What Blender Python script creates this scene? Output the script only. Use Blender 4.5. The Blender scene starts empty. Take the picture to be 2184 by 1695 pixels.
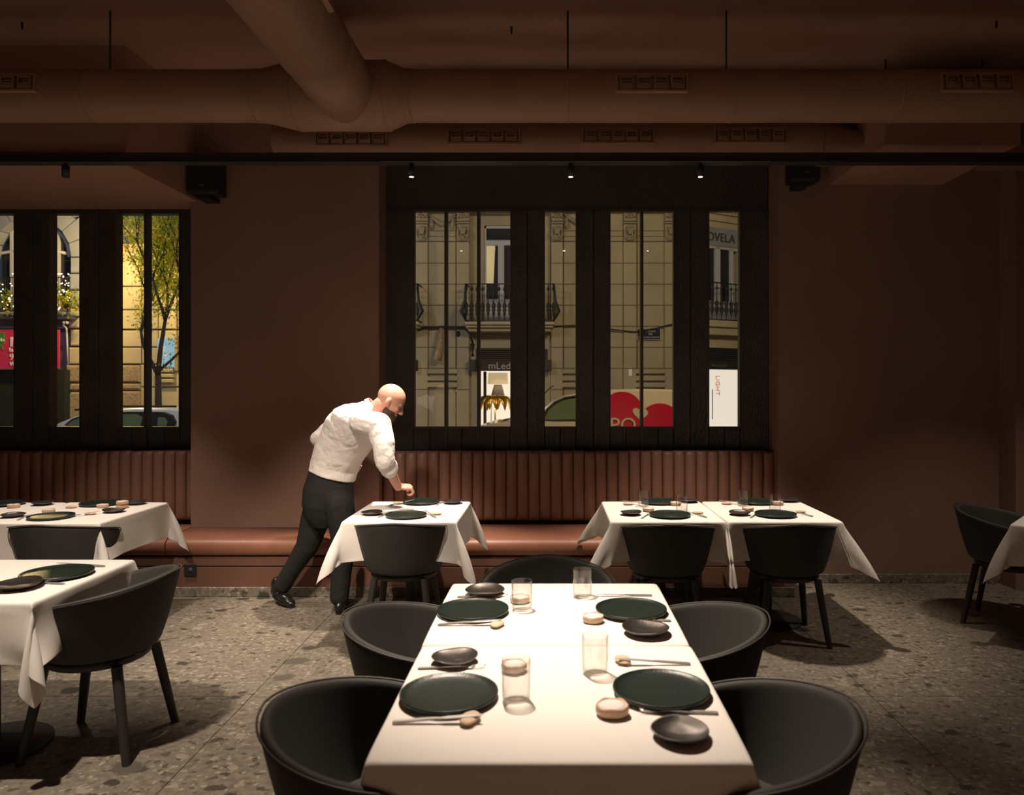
import bpy, bmesh, math, random
import numpy as np
from mathutils import Vector, Matrix, Euler

random.seed(7)
rng = np.random.default_rng(7)
sc = bpy.context.scene
COL = sc.collection
PI = math.pi
FPX, CX, CY, H = 1600.0, 1177.0, 823.0, 1.60     # focal length, vanishing point (2184x1695 frame), eye height

# ------------------------------------------------------------------ camera, world, lights, exposure
cam_d = bpy.data.cameras.new('camera')
cam = bpy.data.objects.new('camera', cam_d)
COL.objects.link(cam)
cam.location = (0, 0, H)
cam.rotation_euler = (PI/2, 0, 0)
cam_d.sensor_width = 36.0
cam_d.lens = FPX/2184*36.0
cam_d.shift_x = -85/2184
cam_d.shift_y = -24.5/2184
cam_d.clip_start = 0.05
cam_d.clip_end = 200
cam_d.dof.use_dof = True
cam_d.dof.focus_distance = 5.2
cam_d.dof.aperture_fstop = 3.2
sc.camera = cam

w = bpy.data.worlds.new('night_sky')
sc.world = w
w.use_nodes = True
w.node_tree.nodes['Background'].inputs[0].default_value = (0.30, 0.36, 0.5, 1)
w.node_tree.nodes['Background'].inputs[1].default_value = 0.10

sc.view_settings.view_transform = 'Standard'
sc.view_settings.look = 'None'
sc.view_settings.exposure = 0.0
sc.view_settings.gamma = 1.0
sc.view_settings.use_curve_mapping = False
sc.cycles.max_bounces = 8
sc.cycles.transparent_max_bounces = 16
sc.cycles.sample_clamp_indirect = 6.0

WARM = (1.0, 0.82, 0.66)
def spot(loc, target, power, angle, blend=0.6, col=WARM, radius=0.03):
    l = bpy.data.lights.new('spot', 'SPOT')
    l.energy = power; l.spot_size = math.radians(angle); l.spot_blend = blend
    l.color = col; l.shadow_soft_size = radius
    o = bpy.data.objects.new('spot', l); COL.objects.link(o)
    o.location = loc
    o.rotation_euler = (Vector(target)-Vector(loc)).to_track_quat('-Z', 'Y').to_euler()
    return o
def area(loc, target, power, sx, sy, col):
    l = bpy.data.lights.new('area', 'AREA'); l.shape = 'RECTANGLE'; l.size = sx; l.size_y = sy
    l.energy = power; l.color = col
    o = bpy.data.objects.new('area', l); COL.objects.link(o)
    o.location = loc
    o.rotation_euler = (Vector(target)-Vector(loc)).to_track_quat('-Z', 'Y').to_euler()
    return o
def point(loc, power, col, radius=0.1):
    l = bpy.data.lights.new('point', 'POINT'); l.energy = power; l.color = col; l.shadow_soft_size = radius
    o = bpy.data.objects.new('point', l); COL.objects.link(o); o.location = loc
    return o
# table spots hanging from the beam (fixtures are built further down at the same places)
SPOTX = [(-3.273, 5.05), (-0.945, 5.05), (0.127, 5.05), (1.0, 5.05)]
spot((-3.273, 5.05, 2.99), (-3.25, 5.0, 0), 200, 70, .6)
spot((-0.945, 5.05, 2.99), (-1.05, 5.0, 0), 430, 62, .7)
spot((-1.2, 2.95, 3.15), (-1.42, 5.05, 0.98), 460, 36, 1.0, radius=0.10)  # not on the beam: unseen spot put in to light the waiter's back
spot((0.127, 5.05, 2.99), (0.12, 5.2, 0), 60, 56, .6)
spot((1.0, 5.05, 2.99), (1.08, 5.1, 0), 330, 66, .7)
# spots of the nearer track, above the frame
spot((-0.35, 3.05, 3.12), (0.05, 2.60, 0.75), 560, 56, 1.0, radius=0.035)
spot((-2.05, 2.45, 3.12), (-2.15, 3.3, 0.6), 430, 84, .8)
spot((3.2, 4.5, 3.12), (3.1, 4.65, 0), 90, 80, .7)
# added out-of-view spots whose bounce lifts the room's ambient light
for sx_, sy_, sp_ in ((-3.0, -1.8, 720), (-.6, -2.0, 840), (1.4, -2.0, 720), (3.4, -1.9, 480), (-5.6, 2.6, 220)):
    spot((sx_, sy_, 3.1), (sx_, sy_-.1, 0), sp_, 80, .8)

# street lighting: lamp points, plus unseen area fills added for facade and car
area((3.5, 9.0, 6.5), (1.5, 20, 3.5), 400, 3, 1, (1.0, 0.78, 0.42))
area((-6.5, 9.0, 6.5), (-9, 18, 2.5), 260, 2, 1, (0.85, 0.86, 1.0))
point((-10.72, 18.0, 5.2), 950, (1.0, 0.72, 0.30), 0.12)
point((-7.2, 18.6, 3.3), 120, (1.0, 0.82, 0.5), 0.3)

# ------------------------------------------------------------------ helpers
def P(px, py, d):
    return Vector(((px-CX)*d/FPX, d, H-(py-CY)*d/FPX))
def X_(px, d): return (px-CX)*d/FPX
def Z_(py, d): return H-(py-CY)*d/FPX
def onz(px, py, z):
    d = (H-z)*FPX/(py-CY)
    return Vector(((px-CX)*d/FPX, d, z))

class MB:
    def __init__(s): s.v = []; s.f = []; s.sm = []
    def add(s, vs, fs, smooth=False):
        n = len(s.v); s.v += [tuple(q) for q in vs]
        s.f += [tuple(i+n for i in f) for f in fs]; s.sm += [smooth]*len(fs); return s
    def box(s, x0, x1, y0, y1, z0, z1):
        vs = [(x, y, z) for x in (x0, x1) for y in (y0, y1) for z in (z0, z1)]
        return s.add(vs, [(0,1,3,2),(4,6,7,5),(0,4,5,1),(2,3,7,6),(0,2,6,4),(1,5,7,3)])
    def cbox(s, x0, x1, y0, y1, z0, z1, c=.004):
        # box with chamfered front (y0) edges
        vs = [(x0,y1,z0),(x1,y1,z0),(x1,y1,z1),(x0,y1,z1),
              (x0,y0+c,z0),(x1,y0+c,z0),(x1,y0+c,z1),(x0,y0+c,z1),
              (x0+c,y0,z0+c),(x1-c,y0,z0+c),(x1-c,y0,z1-c),(x0+c,y0,z1-c)]
        fs = [(3,2,1,0),(8,9,10,11)]
        for i in range(4):
            j = (i+1) % 4
            fs += [(i,j,4+j,4+i),(4+i,4+j,8+j,8+i)]
        return s.add(vs, fs)
    def tube(s, pts, r, seg=10, cap=True):
        pts = [Vector(p) for p in pts]; n = len(pts)
        rs = [r]*n if isinstance(r, (int, float)) else list(r)
        vs = []; fs = []; up = None
        for i, p in enumerate(pts):
            t = (pts[min(i+1, n-1)]-pts[max(i-1, 0)]).normalized()
            if up is None: up = Vector((0,0,1)) if abs(t.z) < .9 else Vector((1,0,0))
            a = up-t*up.dot(t); a.normalize(); up = a; b = t.cross(a)
            for k in range(seg):
                an = 2*PI*k/seg
                vs.append(p+(a*math.cos(an)+b*math.sin(an))*rs[i])
        for i in range(n-1):
            for k in range(seg):
                k2 = (k+1) % seg
                fs.append((i*seg+k, i*seg+k2, (i+1)*seg+k2, (i+1)*seg+k))
        if cap:
            fs.append(tuple(range(seg-1, -1, -1))); fs.append(tuple(range((n-1)*seg, n*seg)))
        return s.add(vs, fs, True)
    def lathe(s, prof, c=(0,0,0), seg=32, sx=1, sy=1):
        vs = []; fs = []; n = len(prof)
        for r, z in prof:
            for k in range(seg):
                an = 2*PI*k/seg
                vs.append((c[0]+r*sx*math.cos(an), c[1]+r*sy*math.sin(an), c[2]+z))
        for i in range(n-1):
            for k in range(seg):
                k2 = (k+1) % seg
                fs.append((i*seg+k, i*seg+k2, (i+1)*seg+k2, (i+1)*seg+k))
        if prof[0][0] > 0: fs.append(tuple(range(seg-1, -1, -1)))
        if prof[-1][0] > 0: fs.append(tuple(range((n-1)*seg, n*seg)))
        return s.add(vs, fs, True)
    def ell(s, c, r, rot=None, seg=16, rings=10):
        c = Vector(c); vs = []; fs = []
        if isinstance(r, (int, float)): r = (r, r, r)
        for i in range(1, rings):
            ph = PI*i/rings
            for k in range(seg):
                th = 2*PI*k/seg
                v = Vector((r[0]*math.sin(ph)*math.cos(th), r[1]*math.sin(ph)*math.sin(th), r[2]*math.cos(ph)))
                if rot: v = rot @ v
                vs.append(c+v)
        top = Vector((0,0,r[2])); bot = Vector((0,0,-r[2]))
        if rot: top = rot @ top; bot = rot @ bot
        vs += [c+top, c+bot]; T = len(vs)-2; B = T+1
        for k in range(seg):
            k2 = (k+1) % seg
            fs.append((T, k, k2))
            for i in range(rings-2):
                fs.append((i*seg+k, (i+1)*seg+k, (i+1)*seg+k2, i*seg+k2))
            fs.append((B, (rings-2)*seg+k2, (rings-2)*seg+k))
        return s.add(vs, fs, True)
    def cap(s, a, b, ra, rb, seg=14):
        a = Vector(a); b = Vector(b)
        s.ell(a, ra, seg=seg, rings=8); s.ell(b, rb, seg=seg, rings=8)
        return s.tube([a, b], [ra, rb], seg)
    def prism(s, pts, y0, y1):
        # outline in x,z extruded along y
        n = len(pts)
        vs = [(x, y0, z) for x, z in pts]+[(x, y1, z) for x, z in pts]
        fs = [tuple(range(n)), tuple(range(2*n-1, n-1, -1))]+[(i, n+i, n+(i+1) % n, (i+1) % n) for i in range(n)]
        return s.add(vs, fs)
    def build(s, name, mat, parent=None, loc=None, rot=None, fix=True):
        me = bpy.data.meshes.new(name)
        me.from_pydata(s.v, [], s.f)
        me.polygons.foreach_set('use_smooth', s.sm)
        if fix:
            bm = bmesh.new(); bm.from_mesh(me)
            bmesh.ops.recalc_face_normals(bm, faces=bm.faces)
            bm.to_mesh(me); bm.free()
        me.materials.append(mat)
        o = bpy.data.objects.new(name, me); COL.objects.link(o)
        if parent: o.parent = parent
        if loc is not None: o.location = loc
        if rot is not None: o.rotation_euler = rot
        return o

def empty(name, loc=(0,0,0), rz=0):
    o = bpy.data.objects.new(name, None); COL.objects.link(o)
    o.empty_display_size = .1
    o.location = loc; o.rotation_euler = (0, 0, rz); return o
def tag(o, label, cat, group=None, kind=None):
    o['label'] = label; o['category'] = cat
    if group: o['group'] = group
    if kind: o['kind'] = kind
    return o
def copy_tree(o, parent=None):
    c = o.copy(); COL.objects.link(c)
    if parent: c.parent = parent
    for ch in list(o.children): copy_tree(ch, c)
    return c
def place(o, loc, rz=0):
    o.location = loc; o.rotation_euler = (0, 0, rz); return o
def mod_bevel(o, w_=.004, seg=2):
    m = o.modifiers.new('bevel', 'BEVEL'); m.width = w_; m.segments = seg; m.limit_method = 'ANGLE'; return o
def subsurf(o, n=1):
    m = o.modifiers.new('subdivision', 'SUBSURF'); m.levels = n; m.render_levels = n; return o

# ------------------------------------------------------------------ materials
def mat(name, col, rough=.6, metal=0, bump=None, spec=.5, vary=None, sheen=0, emit=None, coat=0):
    m = bpy.data.materials.new(name); m.use_nodes = True
    nt = m.node_tree; b = nt.nodes['Principled BSDF']
    b.inputs['Base Color'].default_value = (*col, 1)
    b.inputs['Roughness'].default_value = rough
    b.inputs['Metallic'].default_value = metal
    b.inputs['Specular IOR Level'].default_value = spec
    if sheen: b.inputs['Sheen Weight'].default_value = sheen
    if coat: b.inputs['Coat Weight'].default_value = coat
    if emit:
        b.inputs['Emission Color'].default_value = (*emit[0], 1); b.inputs['Emission Strength'].default_value = emit[1]
    if bump or vary:
        tc = nt.nodes.new('ShaderNodeTexCoord')
    if vary:   # (scale, amount)
        n = nt.nodes.new('ShaderNodeTexNoise'); n.inputs['Scale'].default_value = vary[0]; n.inputs['Detail'].default_value = 5
        nt.links.new(tc.outputs['Object'], n.inputs['Vector'])
        mp = nt.nodes.new('ShaderNodeMapRange'); mp.inputs['From Min'].default_value = .3; mp.inputs['From Max'].default_value = .7
        mp.inputs['To Min'].default_value = 1-vary[1]; mp.inputs['To Max'].default_value = 1+vary[1]
        nt.links.new(n.outputs['Fac'], mp.inputs['Value'])
        mx = nt.nodes.new('ShaderNodeVectorMath'); mx.operation = 'SCALE'; mx.inputs[0].default_value = col
        nt.links.new(mp.outputs['Result'], mx.inputs['Scale'])
        nt.links.new(mx.outputs['Vector'], b.inputs['Base Color'])
    if bump:   # (scale, strength, stretch)
        n = nt.nodes.new('ShaderNodeTexNoise'); n.inputs['Scale'].default_value = bump[0]; n.inputs['Detail'].default_value = 6
        if len(bump) > 2:
            mp = nt.nodes.new('ShaderNodeMapping'); mp.inputs['Scale'].default_value = bump[2]
            nt.links.new(tc.outputs['Object'], mp.inputs['Vector']); nt.links.new(mp.outputs['Vector'], n.inputs['Vector'])
        else: nt.links.new(tc.outputs['Object'], n.inputs['Vector'])
        bp = nt.nodes.new('ShaderNodeBump'); bp.inputs['Strength'].default_value = bump[1]; bp.inputs['Distance'].default_value = .01
        nt.links.new(n.outputs['Fac'], bp.inputs['Height']); nt.links.new(bp.outputs['Normal'], b.inputs['Normal'])
    return m
def mat_emit(name, col, strength):
    m = bpy.data.materials.new(name); m.use_nodes = True; nt = m.node_tree
    nt.nodes.remove(nt.nodes['Principled BSDF'])
    e = nt.nodes.new('ShaderNodeEmission'); e.inputs[0].default_value = (*col, 1); e.inputs[1].default_value = strength
    nt.links.new(e.outputs[0], nt.nodes['Material Output'].inputs[0]); return m
def mat_clear(name, tint, fmin=.03, fmax=.9, rough=.0, edge=None):
    m = bpy.data.materials.new(name); m.use_nodes = True; nt = m.node_tree
    nt.nodes.remove(nt.nodes['Principled BSDF'])
    t = nt.nodes.new('ShaderNodeBsdfTransparent'); g = nt.nodes.new('ShaderNodeBsdfGlossy')
    g.inputs['Roughness'].default_value = rough
    lw = nt.nodes.new('ShaderNodeLayerWeight'); lw.inputs['Blend'].default_value = .5
    if edge:
        cr = nt.nodes.new('ShaderNodeValToRGB')
        cr.color_ramp.elements[0].position = .45; cr.color_ramp.elements[0].color = (*tint, 1)
        cr.color_ramp.elements[1].position = .95; cr.color_ramp.elements[1].color = (*edge, 1)
        nt.links.new(lw.outputs['Facing'], cr.inputs[0]); nt.links.new(cr.outputs[0], t.inputs[0])
    else: t.inputs[0].default_value = (*tint, 1)
    mp = nt.nodes.new('ShaderNodeMath'); mp.operation = 'POWER'; mp.inputs[1].default_value = 4
    nt.links.new(lw.outputs['Facing'], mp.inputs[0])
    mr = nt.nodes.new('ShaderNodeMapRange'); mr.inputs['To Min'].default_value = fmin; mr.inputs['To Max'].default_value = fmax
    nt.links.new(mp.outputs[0], mr.inputs['Value'])
    mx = nt.nodes.new('ShaderNodeMixShader'); nt.links.new(mr.outputs[0], mx.inputs[0])
    nt.links.new(t.outputs[0], mx.inputs[1]); nt.links.new(g.outputs[0], mx.inputs[2])
    nt.links.new(mx.outputs[0], nt.nodes['Material Output'].inputs[0]); return m

M = {}
M['wall'] = mat('terracotta_plaster', (.26, .158, .120), .85, bump=(60, .12), vary=(1.3, .06), spec=.25)
M['duct'] = mat('terracotta_duct_paint', (.29, .168, .112), .55, spec=.35, vary=(2, .05))
M['ceil'] = mat('terracotta_ceiling', (.36, .205, .148), .9, vary=(1, .06), spec=.2)
M['duct_dark'] = mat('painted_duct_shade', (.02, .012, .01), .7)
M['black_steel'] = mat('black_steel', (.032, .032, .032), .5, spec=.4)
M['wood'] = mat('charred_wood', (.056, .052, .048), .62, bump=(14, 1.0, (5, 5, 2.2)), vary=(3, .2), spec=.45)
M['frame'] = mat('dark_window_frame', (.050, .045, .040), .5, spec=.4)
M['brown_frame'] = mat('brown_reveal', (.10, .055, .035), .6)
M['leather'] = mat('chestnut_leather', (.27, .150, .108), .42, bump=(120, .12), spec=.5, vary=(6, .08))
M['leather_seat'] = mat('chestnut_seat_leather', (.29, .125, .078), .42, bump=(90, .12), spec=.5, vary=(3, .06))
M['cloth'] = mat('cream_linen', (.80, .765, .72), .9, bump=(500, .15), spec=.15, sheen=.15)
M['chair'] = mat('charcoal_upholstery', (.038, .037, .034), .72, bump=(300, .07), spec=.4)
M['chair_pipe'] = mat('charcoal_piping', (.05, .046, .042), .5)
M['chair_leg'] = mat('black_stained_ash', (.030, .028, .027), .55, bump=(20, .2, (8, 8, 1)))
M['plate'] = mat('green_black_stoneware', (.010, .018, .014), .34, bump=(160, .14), spec=.5)
M['bowl'] = mat('bronze_black_stoneware', (.12, .108, .10), .32, metal=.85, bump=(60, .25, (14, 1, 1)), spec=.6)
M['steel'] = mat('cutlery_steel', (.80, .78, .75), .38, metal=.85)
M['stone_dish'] = mat('beige_travertine', (.62, .42, .29), .7, bump=(90, .3), vary=(40, .12))
M['salt'] = mat('white_salt', (.85, .83, .80), .8, bump=(400, .6))
M['pebble'] = mat('tan_pebble', (.60, .44, .30), .7, vary=(30, .14), bump=(60, .3))
M['skin'] = mat('skin', (.62, .33, .25), .5, spec=.35, vary=(18, .08), bump=(120, .1))
M['skin'].node_tree.nodes['Principled BSDF'].inputs['Subsurface Weight'].default_value = .12
M['skin'].node_tree.nodes['Principled BSDF'].inputs['Subsurface Radius'].default_value = (.01, .004, .002)
M['shirt'] = mat('white_cotton', (.78, .74, .71), .85, bump=(60, .25), spec=.2, sheen=.1)
M['trouser'] = mat('black_wool', (.017, .018, .016), .8, bump=(30, .3), spec=.3)
M['shoe'] = mat('black_polished_leather', (.012, .012, .013), .28)
M['beard'] = mat('dark_beard', (.075, .036, .024), .9, bump=(240, 1.0), vary=(60, .3))
M['glass'] = mat_clear('window_glass', (.96, .96, .95), .045, .8)
M['tumbler'] = mat_clear('drinking_glass', (.985, .985, .98), .09, .75, .03, edge=(.74, .72, .68))
M['lens'] = mat_emit('lamp_lens', (1, .86, .66), 60)
M['outlet'] = mat('black_plastic', (.02, .02, .02), .4)
M['facade'] = mat('ochre_limestone', (.40, .34, .23), .9, bump=(8, .3), vary=(1.2, .10))
M['facade_grey'] = mat('grey_limestone', (.27, .28, .32), .9, bump=(8, .4), vary=(2, .10))
M['facade_gold'] = mat('gold_limestone', (.50, .42, .27), .9, vary=(1.5, .08))
M['mortar'] = mat('dark_joint', (.17, .145, .10), .95)
M['ornament'] = mat('carved_stone', (.30, .25, .18), .9)
M['white_wood'] = mat('white_painted_wood', (.52, .52, .55), .6)
M['iron'] = mat('wrought_iron', (.012, .012, .013), .6)
M['dark_glass'] = mat('dark_window_pane', (.02, .022, .025), .25)
M['curtain'] = mat('glowing_curtain', (.6, .5, .28), .9, emit=((.95, .78, .4), .35))  # curtain's own glow replaces a lamp-lit room behind it
M['shop_light'] = mat_emit('glowing_shop_wall', (1.0, .86, .66), 1.15)  # emission stands in for the shop's inside lamps
M['shop_light2'] = mat_emit('glowing_showroom_wall', (1.0, .88, .74), .95)  # wall glows in place of showroom lamps
M['awning'] = mat('brown_louvre', (.035, .022, .016), .6)
M['sign_txt'] = mat('pale_lettering', (.5, .46, .42), .6)
M['dark_txt'] = mat('dark_lettering', (.04, .04, .04), .6)
M['orange_txt'] = mat('orange_lettering', (.75, .30, .10), .6, emit=((.9, .35, .12), .45))  # slight emission added so the orange reads
M['blue_sign'] = mat('navy_street_plate', (.020, .020, .042), .9)
M['pink'] = mat('pink_banner', (.55, .03, .09), .6, emit=((.7, .03, .11), .10))
M['green_badge'] = mat('green_badge', (.06, .22, .03), .6, emit=((.06, .25, .03), .1))
M['white_txt'] = mat('white_lettering', (.7, .65, .62), .6, emit=((.7, .65, .62), .1))
M['van'] = mat('cream_car_paint', (.62, .53, .38), .3, coat=.5)
M['car'] = mat('silver_car_paint', (.68, .64, .56), .3, coat=.5)
M['car_glass'] = mat('green_tinted_car_glass', (.15, .20, .10), .2, bump=(4, .2))
M['tyre'] = mat('tyre_rubber', (.015, .015, .015), .8)
M['red'] = mat('crimson_decal', (.55, .008, .04), .35, coat=.3)
M['asphalt'] = mat('asphalt', (.05, .05, .05), .9, bump=(60, .4))
M['bark'] = mat('tree_bark', (.045, .032, .022), .9, bump=(20, .8))
M['gold'] = mat('gilded_leaf', (.62, .38, .06), .3, metal=.8)
M['shade'] = mat('lit_lamp_shade', (.8, .6, .35), .8, emit=((1, .72, .38), .55))
M['hedge'] = mat('dark_hedge', (.012, .016, .010), .9)
M['screen'] = mat_emit('lit_blue_sign', (.42, .68, .80), .75)
M['bulb'] = mat_emit('fairy_light', (1, .85, .55), 9)
M['rough_stone'] = mat('rusticated_stone', (.34, .25, .15), .95, bump=(16, 1.0), vary=(22, .35))
M['speaker'] = mat('black_speaker_mesh', (.010, .010, .011), .6)

# leaves: translucent, varied green to yellow
def leaf_mat():
    m = bpy.data.materials.new('autumn_leaves'); m.use_nodes = True; nt = m.node_tree
    nt.nodes.remove(nt.nodes['Principled BSDF'])
    tc = nt.nodes.new('ShaderNodeTexCoord'); n = nt.nodes.new('ShaderNodeTexNoise'); n.inputs['Scale'].default_value = 3.2
    nt.links.new(tc.outputs['Object'], n.inputs['Vector'])
    cr = nt.nodes.new('ShaderNodeValToRGB'); e = cr.color_ramp.elements
    e[0].position = .35; e[0].color = (.10, .20, .02, 1); e[1].position = .58; e[1].color = (.50, .48, .05, 1)
    x = e.new(.68); x.color = (.60, .30, .06, 1)
    nt.links.new(n.outputs['Fac'], cr.inputs[0])
    d = nt.nodes.new('ShaderNodeBsdfDiffuse'); t = nt.nodes.new('ShaderNodeBsdfTranslucent'); mx = nt.nodes.new('ShaderNodeMixShader')
    mx.inputs[0].default_value = .55
    nt.links.new(cr.outputs[0], d.inputs[0]); nt.links.new(cr.outputs[0], t.inputs[0])
    nt.links.new(d.outputs[0], mx.inputs[1]); nt.links.new(t.outputs[0], mx.inputs[2])
    nt.links.new(mx.outputs[0], nt.nodes['Material Output'].inputs[0]); return m
M['leaf'] = leaf_mat()

# terrazzo / ceppo stone floor
def terrazzo():
    m = bpy.data.materials.new('ceppo_stone'); m.use_nodes = True; nt = m.node_tree; L = nt.links
    b = nt.nodes['Principled BSDF']; b.inputs['Roughness'].default_value = .5; b.inputs['Specular IOR Level'].default_value = .35
    tc = nt.nodes.new('ShaderNodeTexCoord')
    wn = nt.nodes.new('ShaderNodeTexNoise'); wn.inputs['Scale'].default_value = 9; wn.inputs['Detail'].default_value = 3
    L.new(tc.outputs['Object'], wn.inputs['Vector'])
    ad = nt.nodes.new('ShaderNodeVectorMath'); ad.operation = 'MULTIPLY_ADD'
    ad.inputs[1].default_value = (.07, .07, .07)
    wn2 = nt.nodes.new('ShaderNodeTexNoise'); wn2.inputs['Scale'].default_value = 34; wn2.inputs['Detail'].default_value = 4
    L.new(tc.outputs['Object'], wn2.inputs['Vector'])
    ad0 = nt.nodes.new('ShaderNodeVectorMath'); ad0.operation = 'MULTIPLY_ADD'; ad0.inputs[1].default_value = (.045, .045, .045)
    L.new(wn2.outputs['Color'], ad0.inputs[0]); L.new(tc.outputs['Object'], ad0.inputs[2])
    L.new(wn.outputs['Color'], ad.inputs[0]); L.new(ad0.outputs[0], ad.inputs[2])
    base = nt.nodes.new('ShaderNodeTexNoise'); base.inputs['Scale'].default_value = 30; base.inputs['Detail'].default_value = 8
    L.new(tc.outputs['Object'], base.inputs['Vector'])
    cr = nt.nodes.new('ShaderNodeValToRGB'); e = cr.color_ramp.elements
    e[0].position = .3; e[0].color = (.125, .108, .084, 1); e[1].position = .7; e[1].color = (.235, .208, .165, 1)
    L.new(base.outputs['Fac'], cr.inputs[0])
    cur = cr.outputs[0]
    def chips(scale, lo, hi, colr, frac, seed):
        nonlocal cur
        mp = nt.nodes.new('ShaderNodeMapping'); mp.inputs['Location'].default_value = (seed, seed*1.7, seed*.3)
        mp.inputs['Scale'].default_value = (1, 1.25, 1)
        L.new(ad.outputs[0], mp.inputs['Vector'])
        v = nt.nodes.new('ShaderNodeTexVoronoi'); v.inputs['Scale'].default_value = scale; v.inputs['Randomness'].default_value = 1
        L.new(mp.outputs[0], v.inputs['Vector'])
        sep = nt.nodes.new('ShaderNodeSeparateColor'); L.new(v.outputs['Color'], sep.inputs[0])
        # radius differs per cell; only a fraction of cells carries a chip
        lt = nt.nodes.new('ShaderNodeMath'); lt.operation = 'LESS_THAN'; lt.inputs[1].default_value = frac
        L.new(sep.outputs[0], lt.inputs[0])
        rad = nt.nodes.new('ShaderNodeMapRange'); rad.inputs['To Min'].default_value = lo; rad.inputs['To Max'].default_value = hi
        L.new(sep.outputs[1], rad.inputs['Value'])
        ins = nt.nodes.new('ShaderNodeMath'); ins.operation = 'SUBTRACT'; L.new(rad.outputs[0], ins.inputs[0]); L.new(v.outputs['Distance'], ins.inputs[1])
        sm = nt.nodes.new('ShaderNodeMapRange'); sm.inputs['From Min'].default_value = 0; sm.inputs['From Max'].default_value = .05
        L.new(ins.outputs[0], sm.inputs['Value'])
        mu = nt.nodes.new('ShaderNodeMath'); mu.operation = 'MULTIPLY'; L.new(sm.outputs[0], mu.inputs[0]); L.new(lt.outputs[0], mu.inputs[1])
        mix = nt.nodes.new('ShaderNodeMix'); mix.data_type = 'RGBA'
        L.new(mu.outputs[0], mix.inputs['Factor']); L.new(cur, mix.inputs['A']); mix.inputs['B'].default_value = (*colr, 1)
        cur = mix.outputs['Result']
    chips(34, .25, .5, (.31, .28, .225), .35, 3.1)
    chips(26, .25, .5, (.095, .078, .058), .30, 7.7)
    chips(12, .15, .42, (.28, .245, .19), .22, 1.3)
    chips(11, .15, .42, (.07, .06, .046), .20, 9.2)
    chips(5.5, .10, .34, (.050, .047, .036), .30, 5.4)
    chips(3.2, .10, .30, (.10, .088, .07), .22, 2.4)
    L.new(cur, b.inputs['Base Color'])
    return m
M['floor'] = terrazzo()

# ------------------------------------------------------------------ room shell
DW = 6.10      # wall plane
DG = 6.37      # face of the window joinery
fl = empty('floor'); fl['kind'] = 'structure'
def slab(x0, x1, y0, y1):
    g = .0015
    mod_bevel(MB().box(x0+g, x1-g, y0+g, y1-g, -.03, 0).build('stone_slab', M['floor'], fl), .0012, 1)
xs = [-7.95, -4.75, -1.55, 1.65, 4.85, 6.6]; ys = [-3.4, .67, 3.87, 7.07]
for i in range(len(xs)-1):
    for j in range(len(ys)-1):
        slab(xs[i], xs[i+1], ys[j], min(ys[j+1], 6.6))
MB().box(-7.95, 6.6, -3.4, 6.6, -.08, -.031).build('joint_bed', M['mortar'], fl)

ZC = 3.90
o = MB().box(-7.95, 6.6, -3.4, 6.6, ZC, ZC+.1).build('ceiling', M['ceil']); o['kind'] = 'structure'
mb = MB()
xl = X_(407, DW); xr = X_(808, DW)
mb.box(xl, xr, DW, 6.6, 0, ZC)                       # pier between the windows
wf = mb
wf.box(X_(1660, DW), 6.6, DW, 6.6, 0, ZC)             # right stretch
wf.box(-7.95, xl, DG+.08, 6.6, 3.12, ZC)              # above left window
wf.box(xr, X_(1660, DW), DG+.08, 6.6, 3.5, ZC)        # above middle window
wf.box(-7.95, xl, DG+.1, 6.6, 0, .98)                 # below the windows
wf.box(xr, X_(1660, DW), DG+.1, 6.6, 0, .98)
wf.box(-7.95, -4.9, DG, 6.6, .98, 3.12)
o = wf.build('wall_back', M['wall']); o['kind'] = 'structure'
o = MB().box(X_(2163, 5.9), 6.6, 5.88, DW, 0, ZC).build('wall_pier', M['wall']); o['kind'] = 'structure'
for nm, b in (('wall_left', (-8.05, -7.95, -3.4, 6.6)), ('wall_right', (6.6, 6.7, -3.4, 6.6)), ('wall_front', (-8.05, 6.7, -3.5, -3.4))):
    o = MB().box(*b, 0, ZC).build(nm, M['wall']); o['kind'] = 'structure'
o = MB().cbox(X_(1660, DW), 6.6, DW-.014, DW, 0, .075).build('baseboard_back', M['floor']); o['kind'] = 'structure'
# dropped soffit in the left bay
o = MB().box(-7.9, -2.885, 5.07, DG-.002, 3.10, ZC).build('trim_1', M['ceil']); o['kind'] = 'structure'
# little boxed soffit on the right
o = MB().box(X_(1768, DW), X_(2008, DW), 5.07, DW-.002, 3.235, 3.5).build('trim_2', M['ceil']); o['kind'] = 'structure'

# steel beam / lighting rail
bm_ = empty('steel_beam', (0, 5.05, 3.10)); tag(bm_, 'long black steel beam running across the room under the ducts', 'beam')
MB().box(-7.9, 6.5, -.03, .03, 0.0, .062).build('web', M['black_steel'], bm_)
MB().box(-7.9, 6.5, -.045, .045, -.004, .003).build('flange', M['black_steel'], bm_)
MB().box(X_(815, 5.05), X_(1640, 5.05), -.049, -.045, -.0045, -.0015).build('painted_edge_line', mat('rail_edge', (.35, .28, .2), .4, metal=.6), bm_)  # light line on the flange edge, painted as a pale metal strip

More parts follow.
